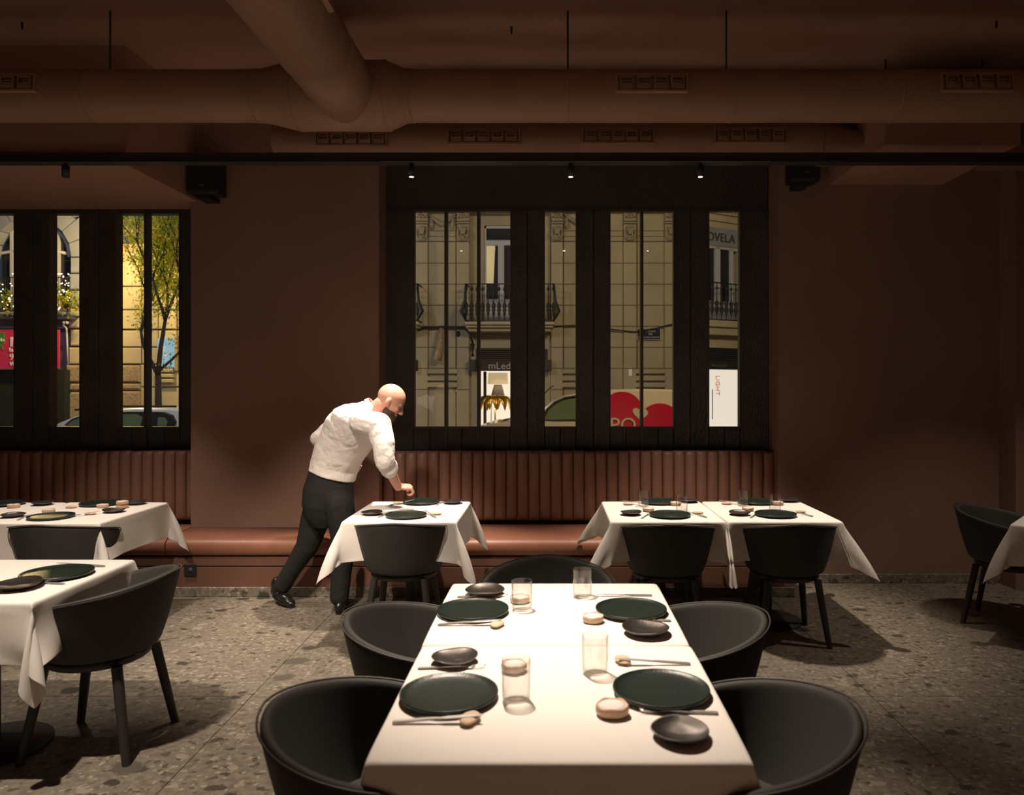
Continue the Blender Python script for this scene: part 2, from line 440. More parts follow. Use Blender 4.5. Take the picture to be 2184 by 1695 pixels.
# ------------------------------------------------------------------ windows
def board(parent, px0, px1, z0, z1, d=DG, th=.075):
    g = .0022
    ob = MB().cbox(X_(px0, d)+g, X_(px1, d)-g, d+random.uniform(-.0025, .0025), d+th, z0, z1, .005).build('board', M['wood'], parent)
    return ob
def fbox(name, parent, px0, px1, z0, z1, d, th, m):
    return MB().box(X_(px0, d), X_(px1, d), d, d+th, z0, z1).build(name, m, parent)
ZT = Z_(447, DG); ZB = Z_(910, DG); ZS = .99
w1 = empty('window_1'); w1['kind'] = 'structure'
for a_, b_ in ((822, 882), (1088, 1124.5), (1124.5, 1162), (1228, 1266), (1266, 1301), (1437, 1473), (1473, 1512), (1578, 1640)):
    board(w1, a_, b_, ZS, ZT)
for a_, b_ in ((882, 917), (917, 951), (951, 985), (985, 1020), (1020, 1054), (1054, 1088), (1162, 1195), (1195, 1228), (1301, 1335),
               (1335, 1370), (1370, 1404), (1404, 1437), (1512, 1545), (1545, 1578)):
    board(w1, a_, b_, ZS, ZB-.012)
for a_ in (951, 1020.5, 1369):
    MB().cbox(X_(a_-3, DG), X_(a_+3, DG), DG-.012, DG+.07, ZS, ZT, .003).build('mullion', M['frame'], w1)
for a_ in (882.5, 1090, 1160.5, 1229.5, 1300.5, 1438, 1511, 1579):
    MB().box(X_(a_-1.6, DG), X_(a_+1.6, DG), DG-.006, DG+.065, ZB, ZT).build('frame_stile', M['frame'], w1)
for a_, b_ in ((882, 1088), (1162, 1228), (1301, 1437), (1512, 1578)):
    MB().box(X_(a_, DG), X_(b_, DG), DG-.008, DG+.07, ZB-.014, ZB).build('sill_rail', M['frame'], w1)
    MB().box(X_(a_, DG), X_(b_, DG), DG+.01, DG+.07, ZT-.010, ZT+.004).build('head_rail', M['frame'], w1)
for a_, b_ in ((884, 950), (953, 1018), (1023, 1088), (1162, 1228), (1301, 1367), (1371, 1437), (1512, 1578)):
    MB().box(X_(a_, DG+.06), X_(b_, DG+.06), DG+.06, DG+.066, ZB, ZT).build('pane', M['glass'], w1)
MB().cbox(X_(822, DG), X_(1637, DG), DG-.01, DG+.075, ZT+.003, 3.52, .004).build('header_panel', M['wood'], w1)
MB().box(X_(822, DG), X_(1637, DG), DG-.016, DG-.008, ZT-.002, ZT+.006).build('header_bead', M['frame'], w1)

for a_, b_ in ((822, 881), (1092, 1159), (1232, 1299), (1440, 1509), (1582, 1637)):
    MB().box(X_(a_, DG), X_(b_, DG), DG+.076, DG+.088, ZS-.05, ZT).build('light_stop', M['frame'], w1)  # unseen backing added to stop light leaking between the boards
MB().box(X_(822, DG), X_(1637, DG), DG+.076, DG+.088, ZS-.05, ZB-.016).build('light_stop', M['frame'], w1)
w2 = empty('window_2'); w2['kind'] = 'structure'
ZT2 = 3.10
for a_, b_ in ((-90, -50), (-50, -38), (30, 69), (69, 104), (170, 210), (210, 246), (384, 408)):
    board(w2, a_, b_, ZS, ZT2)
for a_, b_ in ((-38, -4), (-4, 30), (104, 137), (137, 170), (246, 281), (281, 315), (315, 350), (350, 384)):
    board(w2, a_, b_, ZS, ZB-.012)
for a_ in (311,):
    MB().cbox(X_(a_-3, DG), X_(a_+3, DG), DG-.012, DG+.075, ZS, ZT2, .003).build('mullion', M['frame'], w2)
for a_ in (105, 247):
    MB().box(X_(a_-2, DG), X_(a_+1.5, DG), DG-.004, DG+.095, ZB, ZT2).build('frame_stile', M['brown_frame'], w2)
for a_ in (31, 171, 383):
    MB().box(X_(a_-1.5, DG), X_(a_+1.5, DG), DG-.004, DG+.07, ZB, ZT2).build('frame_stile', M['frame'], w2)
for a_, b_ in ((-38, 30), (104, 170), (246, 384)):
    MB().box(X_(a_, DG), X_(b_, DG), DG-.008, DG+.09, ZB-.014, ZB).build('sill_rail', M['frame'], w2)
    MB().box(X_(a_, DG), X_(b_, DG), DG, DG+.09, ZT2-.035, ZT2).build('head_rail', M['frame'], w2)
for a_, b_ in ((-38, 30), (104, 172), (248, 311), (313, 386)):
    MB().box(X_(a_, DG+.09), X_(b_, DG+.09), DG+.085, DG+.091, ZB, ZT2).build('pane', M['glass'], w2)

for a_, b_ in ((34, 100), (174, 242), (386, 407)):
    MB().box(X_(a_, DG), X_(b_, DG), DG+.076, DG+.088, ZS-.05, ZT2).build('light_stop', M['frame'], w2)  # same added backing against light leaks, left window
MB().box(X_(-90, DG), X_(407, DG), DG+.076, DG+.088, ZS-.05, ZB-.016).build('light_stop', M['frame'], w2)
# ------------------------------------------------------------------ banquettes
def channels(parent, x0, x1, n):
    wd = (x1-x0)/n
    m0 = MB(); prof = []
    N = 9
    z0, z1 = .485, 1.062
    for i in range(N+1):
        a = PI*i/N
        prof.append((wd/2*(1-math.cos(a)), -.038*math.sin(a)**.75 if 0 < i < N else 0))
    rows = [(z0, .15), (z0+.01, .7), (z0+.03, 1), (z0+.2, 1.12), (z1-.1, 1.05), (z1-.03, 1), (z1-.008, .62), (z1, .0)]
    vs = []; fs = []
    for z, s_ in rows:
        for x, y in prof: vs.append((x, y*s_, z))
    k = N+1
    for r in range(len(rows)-1):
        for i in range(N): fs.append((r*k+i, r*k+i+1, (r+1)*k+i+1, (r+1)*k+i))
    n0 = len(vs)
    vs += [(0, .09, z0), (wd, .09, z0), (wd, .09, z1), (0, .09, z1)]
    fs += [(n0, n0+1, n0+2, n0+3), (len(rows)*k-k, len(rows)*k-1, n0+2, n0+3)]
    m0.add(vs, fs, True)
    first = m0.build('channel', M['leather'], parent, (x0, 0, 0))
    for i in range(1, n):
        c = first.copy(); COL.objects.link(c); c.parent = parent; c.location = (x0+i*wd, 0, random.uniform(-.004, .004))
bb = empty('banquette', (0, 0, 0)); tag(bb, 'long chestnut leather wall bench running under both windows', 'bench')
YS = 5.69
BX0, BX1 = -7.9, 1.84
# seat cushion: rounded front lip
prof = [(6.28, .30), (YS+.05, .30), (YS+.012, .315), (YS-.002, .345), (YS-.004, .39), (YS+.010, .42), (YS+.05, .438), (YS+.14, .447), (6.1, .452), (6.28, .45)]
def extr(prof, x0, x1):
    m = MB(); n = len(prof)
    vs = [(x0, y, z) for y, z in prof]+[(x1, y, z) for y, z in prof]
    fs = [(i, (i+1) % n, n+(i+1) % n, n+i) for i in range(n)]
    m.add(vs, fs, True); m.add(vs[:n], [tuple(range(n))]); m.add(vs[n:], [tuple(range(n))]); return m
pb = [(min(y, DW-.003), z) for y, z in prof]
for a_, b_, pr in ((BX0, xl, prof), (xl+.004, xr-.004, pb), (xr, BX1-.003, prof)):
    extr(pr, a_+.002, b_-.002).build('seat_cushion', M['leather_seat'], bb, fix=True)
mbb = MB(); mbb.box(BX0, BX1, YS+.012, DW-.003, .235, .30); mbb.box(BX0, BX1, YS+.006, DW-.003, .076, .225)
mbb.build('base_panel', mat('terracotta_bench_panel', (.15, .072, .048), .7, vary=(2, .06), spec=.3), bb)
MB().cbox(BX0, BX1, YS-.004, YS+.2, 0, .075).build('stone_plinth', M['floor'], bb)
b1 = empty('channel_backrest', (0, 6.245, 0)); tag(b1, 'vertically channelled chestnut leather backrest under the middle window', 'backrest')
channels(b1, xr+.004, X_(1650, 6.25), 35)
b2 = empty('channel_backrest', (0, 6.245, 0)); tag(b2, 'vertically channelled chestnut leather backrest under the left window', 'backrest')
channels(b2, xl-.0925*24, xl-.006, 24)
# power outlet
ou = empty('power_outlet', (X_(406, YS), YS+.004, Z_(1216, YS))); tag(ou, 'small square black power socket on the bench base at left', 'socket')
mod_bevel(MB().box(-.045, .045, -.010, 0, -.045, .045).build('cover_plate', M['outlet'], ou), .003)
MB().tube([(0, -.0102, 0), (0, -.006, 0)], .021, 20).build('socket_well', M['black_steel'], ou)
for s_ in (-1, 1): MB().tube([(s_*.008, -.0115, 0), (s_*.008, -.010, 0)], .0025, 8).build('contact', M['steel'], ou)

# ------------------------------------------------------------------ ducts
def ring_tube(parts, y, z, seg=48):
    # lathe along x:  parts = [(x, r)]
    m = MB(); vs = []; fs = []
    for x, r in parts:
        for k in range(seg):
            a = 2*PI*k/seg; vs.append((x, y+r*math.cos(a), z+r*math.sin(a)))
    for i in range(len(parts)-1):
        for k in range(seg):
            k2 = (k+1) % seg; fs.append((i*seg+k, i*seg+k2, (i+1)*seg+k2, (i+1)*seg+k))
    fs.append(tuple(range(seg))); fs.append(tuple(range((len(parts)-1)*seg, len(parts)*seg)))
    m.add(vs, fs, True); return m
def smooth_angle(o, deg=30):
    me = o.data
    bm = bmesh.new(); bm.from_mesh(me)
    for e in bm.edges:
        if len(e.link_faces) == 2 and e.calc_face_angle(0) > math.radians(deg): e.smooth = False
    bm.to_mesh(me); bm.free(); return o
YD, ZD, RD = 4.60, 3.375, .154
dd = empty('main_air_duct', (0, 0, 0)); tag(dd, 'large round terracotta duct running across the whole room', 'duct')
J = lambda px: X_(px, YD)
smooth_angle(ring_tube([(-7.9, RD), (J(552), RD)], YD, ZD).build('duct_run', M['duct'], dd))
smooth_angle(ring_tube([(J(552), RD+.003), (J(566), RD+.003), (J(638), .205), (J(640), .207), (J(826), .207), (J(828), .205), (J(868), RD+.003), (J(876), RD+.003)], YD, ZD).build('tee_fitting', M['duct'], dd))
smooth_angle(ring_tube([(J(876), RD), (6.5, RD)], YD, ZD).build('duct_run', M['duct'], dd))
for px in (548, 566, 638, 827, 868, 880, 1212, 1561, 1905, 200):
    r_ = RD+.004 if px not in (638, 827) else .209
    ring_tube([(J(px)-.004, r_-.003), (J(px)-.003, r_), (J(px)+.003, r_), (J(px)+.004, r_-.003)], YD, ZD).build('seam_ring', M['duct'], dd)
for px in (235, 1211, 1549):
    MB().tube([(J(px), YD, ZD+.12), (J(px), YD, ZC)], .0055, 8).build('hanger_rod', M['black_steel'], dd)
# branch duct toward the camera
br = empty('branch_air_duct', (0, 0, 0)); tag(br, 'wide round terracotta duct coming forward from the tee at upper left', 'duct')
XB, ZBD, RB = -1.243, 3.375, .196
MB().tube([(XB, y, ZBD) for y in (-1.0, 1.5, 3.9)], RB, 48).build('duct_run', M['duct'], br)
MB().tube([(XB, 3.88, ZBD), (XB, 4.58, ZBD)], RB-.004, 48).build('duct_run', M['duct'], br)
# rear duct
YR = 5.5
rd = empty('rear_air_duct', (0, 0, 0)); tag(rd, 'terracotta duct between the main duct and the wall with five-slot vents', 'duct')
K = lambda px: X_(px, YR)
ZR = Z_(303, YR)
smooth_angle(ring_tube([(K(588), .01), (K(589), .10), (K(592), .142), (K(597), .15), (K(1745), .15)], YR, ZR).build('duct_run', M['duct'], rd))
smooth_angle(ring_tube([(K(1745), .153), (K(1760), .153), (K(1820), .10), (K(1850), .10)], YR, ZR-.02).build('reducer', M['duct'], rd))
ring_tube([(K(1738), .15), (K(1739), .156), (K(1742), .156), (K(1743), .15)], YR, ZR).build('seam_ring', M['duct'], rd)

def grille(parent_loc, rot, wd, ht, n, label):
    g = empty('air_grille', parent_loc); g.rotation_euler = rot
    tag(g, label, 'vent', 'drum louvre vents on the ducts')
    fr = MB()
    t = .012
    fr.box(-wd/2, wd/2, -.014, .03, -ht/2, -ht/2+t); fr.box(-wd/2, wd/2, -.014, .03, ht/2-t, ht/2)
    fr.box(-wd/2, -wd/2+t, -.014, .03, -ht/2+t, ht/2-t); fr.box(wd/2-t, wd/2, -.014, .03, -ht/2+t, ht/2-t)
    fr.build('frame', M['duct'], g)
    MB().box(-wd/2+t, wd/2-t, .012, .02, -ht/2+t, ht/2-t).build('cavity_shade', M['duct_dark'], g)  # near-black sheet stands in for the shade inside the duct
    cw = (wd-2*t)/n
    for i in range(n):
        cx = -wd/2+t+cw*(i+.5); a = cw*.40; hh = ht/2-t-.004
        m = MB()
        # nozzle: body block tilted, with rounded slot ring
        m.box(cx-a, cx+a, -.016, .012, -hh, -hh*.35)
        m.box(cx-a, cx-a+.006, -.020, .012, -hh*.35, hh); m.box(cx+a-.006, cx+a, -.020, .012, -hh*.35, hh)
        m.box(cx-a, cx+a, -.020, .012, hh-.006, hh)
        m.build('nozzle', M['duct'], g)
        m = MB(); pts = []
        for k in range(20):
            an = 2*PI*k/20
            sx = math.copysign(abs(math.cos(an))**.5, math.cos(an)); sz = math.copysign(abs(math.sin(an))**.5, math.sin(an))
            pts.append((cx+sx*(a-.006), -.022, hh*.3+sz*(hh*.58)))
        pts.append(pts[0]); pts.append(pts[1])
        m.tube(pts, .0028, 6, False); m.build('slot_rim', M['duct'], g)
        MB().box(cx-a+.008, cx+a-.008, -.010, -.004, hh*.30, hh*.42).build('blade', M['duct'], g)
    return g
def grille_on(px0, px1, py0, py1, yc, zc, rc, n, label):
    d0 = yc-rc*.95
    xc = X_((px0+px1)/2, d0); zz = Z_((py0+py1)/2, d0); wd = (px1-px0)*d0/FPX
    el = math.asin(max(-1, min(1, (zz-zc)/rc)))
    yy = yc-rc*math.cos(el)-.006
    return grille((xc, yy, zz), (-(el)*.9, 0, 0), wd, (py1-py0)*d0/FPX/math.cos(el*.5), n, label)
grille_on(1313, 1466, 160, 199, YD, ZD, RD, 4, 'four-slot terracotta vent on the main duct right of centre')
grille_on(2004, 2157, 157, 198, YD, ZD, RD, 4, 'four-slot terracotta vent on the main duct near the right edge')
grille_on(-72, 81, 160, 198, YD, ZD, RD, 4, 'four-slot terracotta vent on the main duct at the left edge')
grille_on(673, 827, 280, 312, YR, ZR, .15, 5, 'five-slot vent on the rear duct right under the tee')
grille_on(955, 1109, 276, 308, YR, ZR, .15, 5, 'five-slot vent on the rear duct left of centre')
grille_on(1241, 1394, 275, 307, YR, ZR, .15, 5, 'five-slot vent on the rear duct above the middle window')
grille_on(1522, 1676, 274, 306, YR, ZR, .15, 5, 'five-slot vent on the rear duct nearest its right end')
g = grille((XB-RB-.004, 4.04, ZBD+.075), (0, 0, -PI/2), .50, .115, 4, 'terracotta vent on the left flank of the forward duct'); 
g.rotation_euler = Euler((0, 0, -PI/2)); g.rotation_euler = (Matrix.Rotation(math.radians(22), 4, 'Y') @ Matrix.Rotation(-PI/2, 4, 'Z')).to_euler(); g.location = (XB-RB*math.cos(.38)-.003, 4.05, ZBD+RB*math.sin(.38))
g = grille((XB+RB+.004, 3.2, ZBD), (0, 0, PI/2), .42, .115, 4, 'terracotta vent on the right flank of the forward duct at the top edge')
g.rotation_euler = (Matrix.Rotation(math.radians(-12), 4, 'Y') @ Matrix.Rotation(PI/2, 4, 'Z')).to_euler(); g.location = (XB+RB*math.cos(.2)+.003, 3.32, ZBD+RB*math.sin(.2))

# ventilation unit right, over the beam
vu = empty('ventilation_unit', (0, 0, 0)); tag(vu, 'terracotta boxed fan unit in a hanging frame at the end of the rear duct', 'fan unit')
MB().box(K(1868), K(2050), 5.35, 5.85, Z_(318, 5.35), 3.72).build('casing', M['ceil'], vu)
MB().box(K(1845), K(1868), 5.42, 5.6, Z_(312, 5.4), 3.5).build('collar', M['duct'], vu)
for px in (1862, 2060):
    MB().box(K(px)-.02, K(px)+.02, 5.25, 5.9, Z_(322, 5.3), Z_(322, 5.3)+.035).build('bracket', M['duct'], vu)
    MB().tube([(K(px), 5.29, Z_(318, 5.3)), (K(px), 5.29, ZC)], .006, 8).build('hanger_rod', M['black_steel'], vu)
MB().tube([(K(1838), 5.35, Z_(316, 5.35)), (K(1862), 5.35, Z_(280, 5.35))], .006, 8).build('brace', M['duct'], vu)
MB().box(K(1850), K(2100), 5.27, 5.30, Z_(122, 5.3), Z_(122, 5.3)+.03).build('painted_unit_shadow', M['black_steel'], vu)  # black strip stands in for the fan unit's shadow
rs = empty('side_air_duct', (0, 0, 0)); tag(rs, 'short terracotta duct box above the beam at the right edge', 'duct')
mod_bevel(MB().box(K(2110), 6.4, 5.3, 5.7, Z_(330, 5.3), Z_(307, 5.3)).build('duct_run', M['duct'], rs), .01)
for px, py in ((47, 48), (1091, 57), (2125, 45)):
    hk = tag(MB().tube([onz(px, py, ZC-.0)+Vector((0, 0, .0)), onz(px, py, ZC)-Vector((0, 0, .045))], [.008, .006], 8).build('ceiling_anchor', M['black_steel']),
        {47: 'tiny black ceiling anchor at the upper left', 1091: 'tiny black ceiling anchor at the top middle', 2125: 'tiny black ceiling anchor at the upper right'}[px], 'anchor', 'ceiling anchors')

# track spots
for (x, y), nm in zip(SPOTX, ('black cylinder spotlight over the left window tables', 'black cylinder spotlight left above the middle window', 'black cylinder spotlight at the centre of the middle window', 'black cylinder spotlight right above the middle window')):
    t = empty('track_spotlight', (x, y, 3.10)); tag(t, nm, 'spotlight', 'spotlights hanging from the beam')
    MB().tube([(0, 0, -.003), (0, 0, -.02)], .012, 12).build('neck', M['black_steel'], t)
    MB().lathe([(.0225, -.093), (.024, -.094), (.024, -.020), (.008, -.016)], seg=24).build('housing', M['black_steel'], t)
    MB().lathe([(0.0001, -.0950), (.009, -.0948), (.0135, -.0932)] if x > -3 else [(0.0001, -.05), (.018, -.05)], seg=24).build('lens', M['lens'], t)
# wall speakers
def speaker(px0, px1, py1, label, d=5.93):
    x0, x1 = X_(px0, d), X_(px1, d); z0 = Z_(py1, d); s = empty('wall_speaker', ((x0+x1)/2, d, z0)); tag(s, label, 'speaker')
    hw = (x1-x0)/2
    mod_bevel(MB().box(-hw, hw, -.05, .12, 0, .27).build('cabinet', M['speaker'], s), .012, 3)
    mod_bevel(MB().box(-hw+.01, hw-.01, -.058, -.048, .012, .26).build('grille_cloth', M['speaker'], s), .006, 2)
    MB().box(-.016, .016, -.0605, -.0575, .055, .066).build('badge', mat('badge', (.25, .23, .2), .4, metal=.5), s)
    MB().box(-hw*.55, hw*.35, -.01, .17, -.03, .0).build('bracket', M['speaker'], s)
speaker(405, 470, 415, 'black box speaker high on the wall beside the left window')
speaker(1684, 1746, 388, 'black box speaker high on the wall right of the middle window')

# ------------------------------------------------------------------ tables and cloths
TZ = .748
def sim_cloth(wx, wy, o, lim=(None, None, None, None), steps=170, seed=1, n=13, nt=11, flare=1.0):
    r = np.random.default_rng(seed)
    hx, hy = wx/2, wy/2
    def axis(h):
        return np.concatenate([np.linspace(-h-o, -h-.02, n), [-h-.008, -h], np.linspace(-h+.02, h-.02, nt), [h, h+.008], np.linspace(h+.02, h+o, n)])
    gx, gy = axis(hx), axis(hy); N = len(gx)
    rest = np.zeros((N, N, 3)); rest[..., 0] = gx[:, None]; rest[..., 1] = gy[None, :]
    x = rest.copy()
    inside = (np.abs(rest[..., 0]) < hx+.001) & (np.abs(rest[..., 1]) < hy+.001)
    wgt = np.where(inside, 0., 1.)
    x[~inside] += r.normal(0, .004, x[~inside].shape); x[~inside, 2] += .006
    v = np.zeros_like(x)
    # starched corners stand away from the table
    qd = (np.abs(rest[..., 0]) > hx+.001) & (np.abs(rest[..., 1]) > hy+.001)
    cf = np.zeros_like(x); cf[..., 0] = np.sign(rest[..., 0])*qd*4.6*flare; cf[..., 1] = np.sign(rest[..., 1])*qd*3.4*flare
    def solve(A, B, wa, wb, L, k):
        d = A-B; l = np.sqrt((d**2).sum(-1))+1e-9; ws = wa+wb+1e-9
        c = ((l-L)/l/ws*k)[..., None]*d
        A -= c*wa[..., None]; B += c*wb[..., None]
    S = slice
    bl = []
    def add(a, b, k):
        if x[a].shape != x[b].shape: raise ValueError('batch')
        bl.append((a, b, np.sqrt(((rest[a]-rest[b])**2).sum(-1)), k))
    for s_ in (0, 1):
        m_ = (N-1-s_+1)//2; e = s_+2*m_
        add((S(s_, e-1, 2), S(None)), (S(s_+1, e, 2), S(None)), 1.)
        add((S(None), S(s_, e-1, 2)), (S(None), S(s_+1, e, 2)), 1.)
        add((S(s_, e-1, 2), S(0, N-1)), (S(s_+1, e, 2), S(1, N)), .3)
        add((S(s_, e-1, 2), S(1, N)), (S(s_+1, e, 2), S(0, N-1)), .3)
    for s_ in (0, 1, 2, 3):
        m_ = len(range(s_+2, N, 4)); ia = S(s_, s_+4*(m_-1)+1, 4); ib = S(s_+2, s_+2+4*(m_-1)+1, 4)
        add((ia, S(None)), (ib, S(None)), .55); add((S(None), ia), (S(None), ib), .55)
    for s_ in range(8):
        m_ = len(range(s_+4, N, 8))
        if m_ < 1: continue
        ia = S(s_, s_+8*(m_-1)+1, 8); ib = S(s_+4, s_+4+8*(m_-1)+1, 8)
        add((ia, S(None)), (ib, S(None)), .05); add((S(None), ia), (S(None), ib), .05)
    dt = 1/60
    for st in range(steps):
        v[..., 2] -= 9.8*dt
        v += cf*dt
        v *= .975
        q = x+v*dt*wgt[..., None]
        for it in range(9):
            for a, b, L, k in bl:
                solve(q[a], q[b], wgt[a], wgt[b], L, k)
            X, Y, Z = q[..., 0], q[..., 1], q[..., 2]
            ax, ay = np.abs(X), np.abs(Y)
            ins = (Z < -.002) & (ax < hx+.003) & (ay < hy+.003) & (wgt > 0)
            dx = hx+.003-ax; dy = hy+.003-ay
            mx_ = ins & (dx <= dy); my_ = ins & ~mx_
            X[mx_] = np.sign(X[mx_])*(hx+.003); Y[my_] = np.sign(Y[my_])*(hy+.003)
            if lim[0] is not None: np.maximum(X, lim[0], out=X)
            if lim[1] is not None: np.minimum(X, lim[1], out=X)
            if lim[2] is not None: np.maximum(Y, lim[2], out=Y)
            if lim[3] is not None: np.minimum(Y, lim[3], out=Y)
        q = np.where(wgt[..., None] > 0, q, x)
        v = (q-x)/dt
        sp = np.sqrt((v**2).sum(-1, keepdims=True)); v *= np.minimum(1, 2.5/(sp+1e-9))
        x = q
    return x
def cloth_obj(x, mirror=(1, 1), loc=(0, 0, 0), rz=0, label='', group='white tablecloths'):
    n = x.shape[0]
    pts = x.reshape(-1, 3)*np.array([mirror[0], mirror[1], 1.])
    fs = [(i*n+j, (i+1)*n+j, (i+1)*n+j+1, i*n+j+1) for i in range(n-1) for j in range(n-1)]
    m = MB(); m.add(pts.tolist(), fs, True)
    ob = m.build('tablecloth', M['cloth'], None, loc, (0, 0, rz))
    s = ob.modifiers.new('solidify', 'SOLIDIFY'); s.thickness = .0016; s.offset = 1
    subsurf(ob, 2)
    if ob.data.polygons[n*n//3].normal.z < 0:
        ob.data.flip_normals()
    return tag(ob, label, 'tablecloth', group)
def table(cx, cy, wx, wy, label, rz=0, group='square dining tables'):
    t = empty('dining_table', (cx, cy, 0), rz); tag(t, label, 'table', group)
    MB().box(-wx/2+.012, wx/2-.012, -wy/2+.012, wy/2-.012, TZ-.030, TZ-.003).build('tabletop', M['chair_leg'], t)
    MB().tube([(0, 0, .02), (0, 0, TZ-.03)], .04, 16).build('column', M['black_steel'], t)
    MB().lathe([(.24, 0), (.24, .010), (.06, .022), (.045, .03)], seg=36).build('base_plate', M['black_steel'], t)
    return t
W = .88
simA = sim_cloth(W, .765, .235, (None, None, None, .765/2+.006), seed=3, flare=.35)    # pushed against its neighbour
simB = sim_cloth(.72, .83, .235, seed=5, flare=.6)                                    # free-standing
simC = sim_cloth(.72, .83, .235, (None, .72/2+.008, None, None), seed=8)    # left one of a pair
simD = sim_cloth(W, .73, .235, seed=11, flare=.15)
simE = sim_cloth(.72, .83, .235, (None, .72/2+.008, None, None), seed=21, flare=.45)
tcs = []
table(.017, 2.083, W, .765, 'square table nearest the camera, under white cloth, laid for two')
cloth_obj(simA, (1, 1), (.017, 2.083, TZ), 0, 'white cloth on the nearest table, its front edge at the bottom of the photo')
table(.012, 2.858, W, .765, 'second table from the camera, joined behind the nearest one')
cloth_obj(simA, (-1, -1), (.012, 2.860, TZ), 0, 'white cloth on the second table, behind the seam of the front pair')
table(-.962, 5.13, .72, .83, 'small window table beside the standing man')
cloth_obj(simB, (1, 1), (-.962, 5.13, TZ), 0, 'white cloth with pointed corners on the small table beside the standing man')
table(.737, 5.13, .72, .83, 'left table of the joined pair at the window')
cloth_obj(simC, (1, 1), (.731, 5.13, TZ), 0, 'white cloth on the left half of the joined window pair')
table(1.463, 5.13, .72, .83, 'right table of the joined pair at the window')
cloth_obj(simC, (-1, 1), (1.469, 5.13, TZ), 0, 'white cloth on the right half of the joined window pair')
table(-3.18, 5.08, .72, .83, 'table by the left window under a cloth, its right end in view')
cloth_obj(simE, (-1, 1), (-3.174, 5.08, TZ), 0, 'white cloth with a crumpled right corner on the table by the left window')
table(-3.906, 5.08, .72, .83, 'table by the left window cut by the left edge of the photo')
cloth_obj(simC, (1, 1), (-3.912, 5.08, TZ), 0, 'white cloth at the far left edge by the left window')
table(-2.49, 3.325, W, .73, 'left foreground table under white cloth in front of the armchair')
cloth_obj(simD, (1, 1), (-2.49, 3.325, TZ), 0, 'white cloth hanging in a long point on the left foreground table')
ta = math.radians(48)
tc = Vector((2.83, 4.63, 0))+Vector((math.cos(ta), math.sin(ta), 0))*.415+Vector((math.cos(ta-PI/2), math.sin(ta-PI/2), 0))*.36
table(tc.x, tc.y, .72, .83, 'table at the right edge of the photo, turned at an angle', ta-PI/2)
cloth_obj(simB, (1, 1), (tc.x, tc.y, TZ), ta-PI/2, 'white cloth on the angled table at the right edge')

# ------------------------------------------------------------------ chairs
def make_chair():
    ch = empty('dining_chair')
    PM = math.radians(122); N = 36
    R0, R1 = .210, .297
    def rim(phi):
        a = abs(phi)/PM
        return .775-.105*(a**1.35)
    rows = 9
    vs = []; rimpts = []
    for i in range(N+1):
        ph = -PM+2*PM*i/N
        zt = rim(ph)
        e = (PM-abs(ph))/math.radians(16)
        if e < 1: zt = .50+(zt-.50)*math.sqrt(max(0, 1-(1-e)**2))*.98+.0
        zb = .43
        for j in range(rows+1):
            t = j/rows; z = zb+(zt-zb)*t
            s = (z-zb)/(.775-zb)
            r = R0+(R1-R0)*(s**.75)
            if abs(ph) > PM*.8: r += .0
            vs.append((r*1.03*math.sin(ph), -r*math.cos(ph)-.01*s, z))
        rimpts.append(Vector(vs[-1]))
    fs = [(i*(rows+1)+j, (i+1)*(rows+1)+j, (i+1)*(rows+1)+j+1, i*(rows+1)+j+1) for i in range(N) for j in range(rows)]
    sh = MB().add(vs, fs, True).build('shell', M['chair'], ch, fix=False)
    s = sh.modifiers.new('solidify', 'SOLIDIFY'); s.thickness = .030; s.offset = 0; s.use_even_offset = True
    subsurf(sh, 2)
    m = MB()
    for off in (.0155,):
        pts = [p*1 for p in rimpts]
        out = [Vector((p.x*(1+off/.29), p.y*(1+off/.29), p.z-.004)) for p in pts]
        m.tube(out[1:-1], .0032, 6)
    m.build('piping', M['chair_pipe'], ch)
    MB().lathe([(.02, .425), (.205, .425), (.222, .45), (.222, .475), (.20, .492), (.12, .498), (.001, .50)], (0, .02, 0), 36).build('seat_cushion', M['chair'], ch)
    MB().lathe([(.02, .385), (.198, .385), (.212, .395), (.212, .425), (.02, .428)], (0, .015, 0), 36).build('seat_frame', M['chair_leg'], ch)
    for sx, sy in ((-1, -1), (1, -1), (-1, 1), (1, 1)):
        a = Vector((sx*.155, sy*.155, .40)); b = Vector((sx*.205, sy*.225, .0))
        mm = MB(); vs = []; fs = []
        for t, r in ((0, .021), (.5, .0195), (1, .016)):
            c = a.lerp(b, t)
            for k in range(8):
                an = 2*PI*(k+.5)/8
                q = 1.0 if k % 2 else 1.0
                vs.append((c.x+r*1.08*math.cos(an), c.y+r*1.08*math.sin(an), c.z))
        for i in range(2):
            for k in range(8):
                fs.append((i*8+k, i*8+(k+1) % 8, (i+1)*8+(k+1) % 8, (i+1)*8+k))
        fs += [tuple(range(8)), tuple(range(16, 24))]
        mm.add(vs, fs, True); smooth_angle(mm.build('leg', M['chair_leg'], ch), 60)
    return ch
chair0 = make_chair()
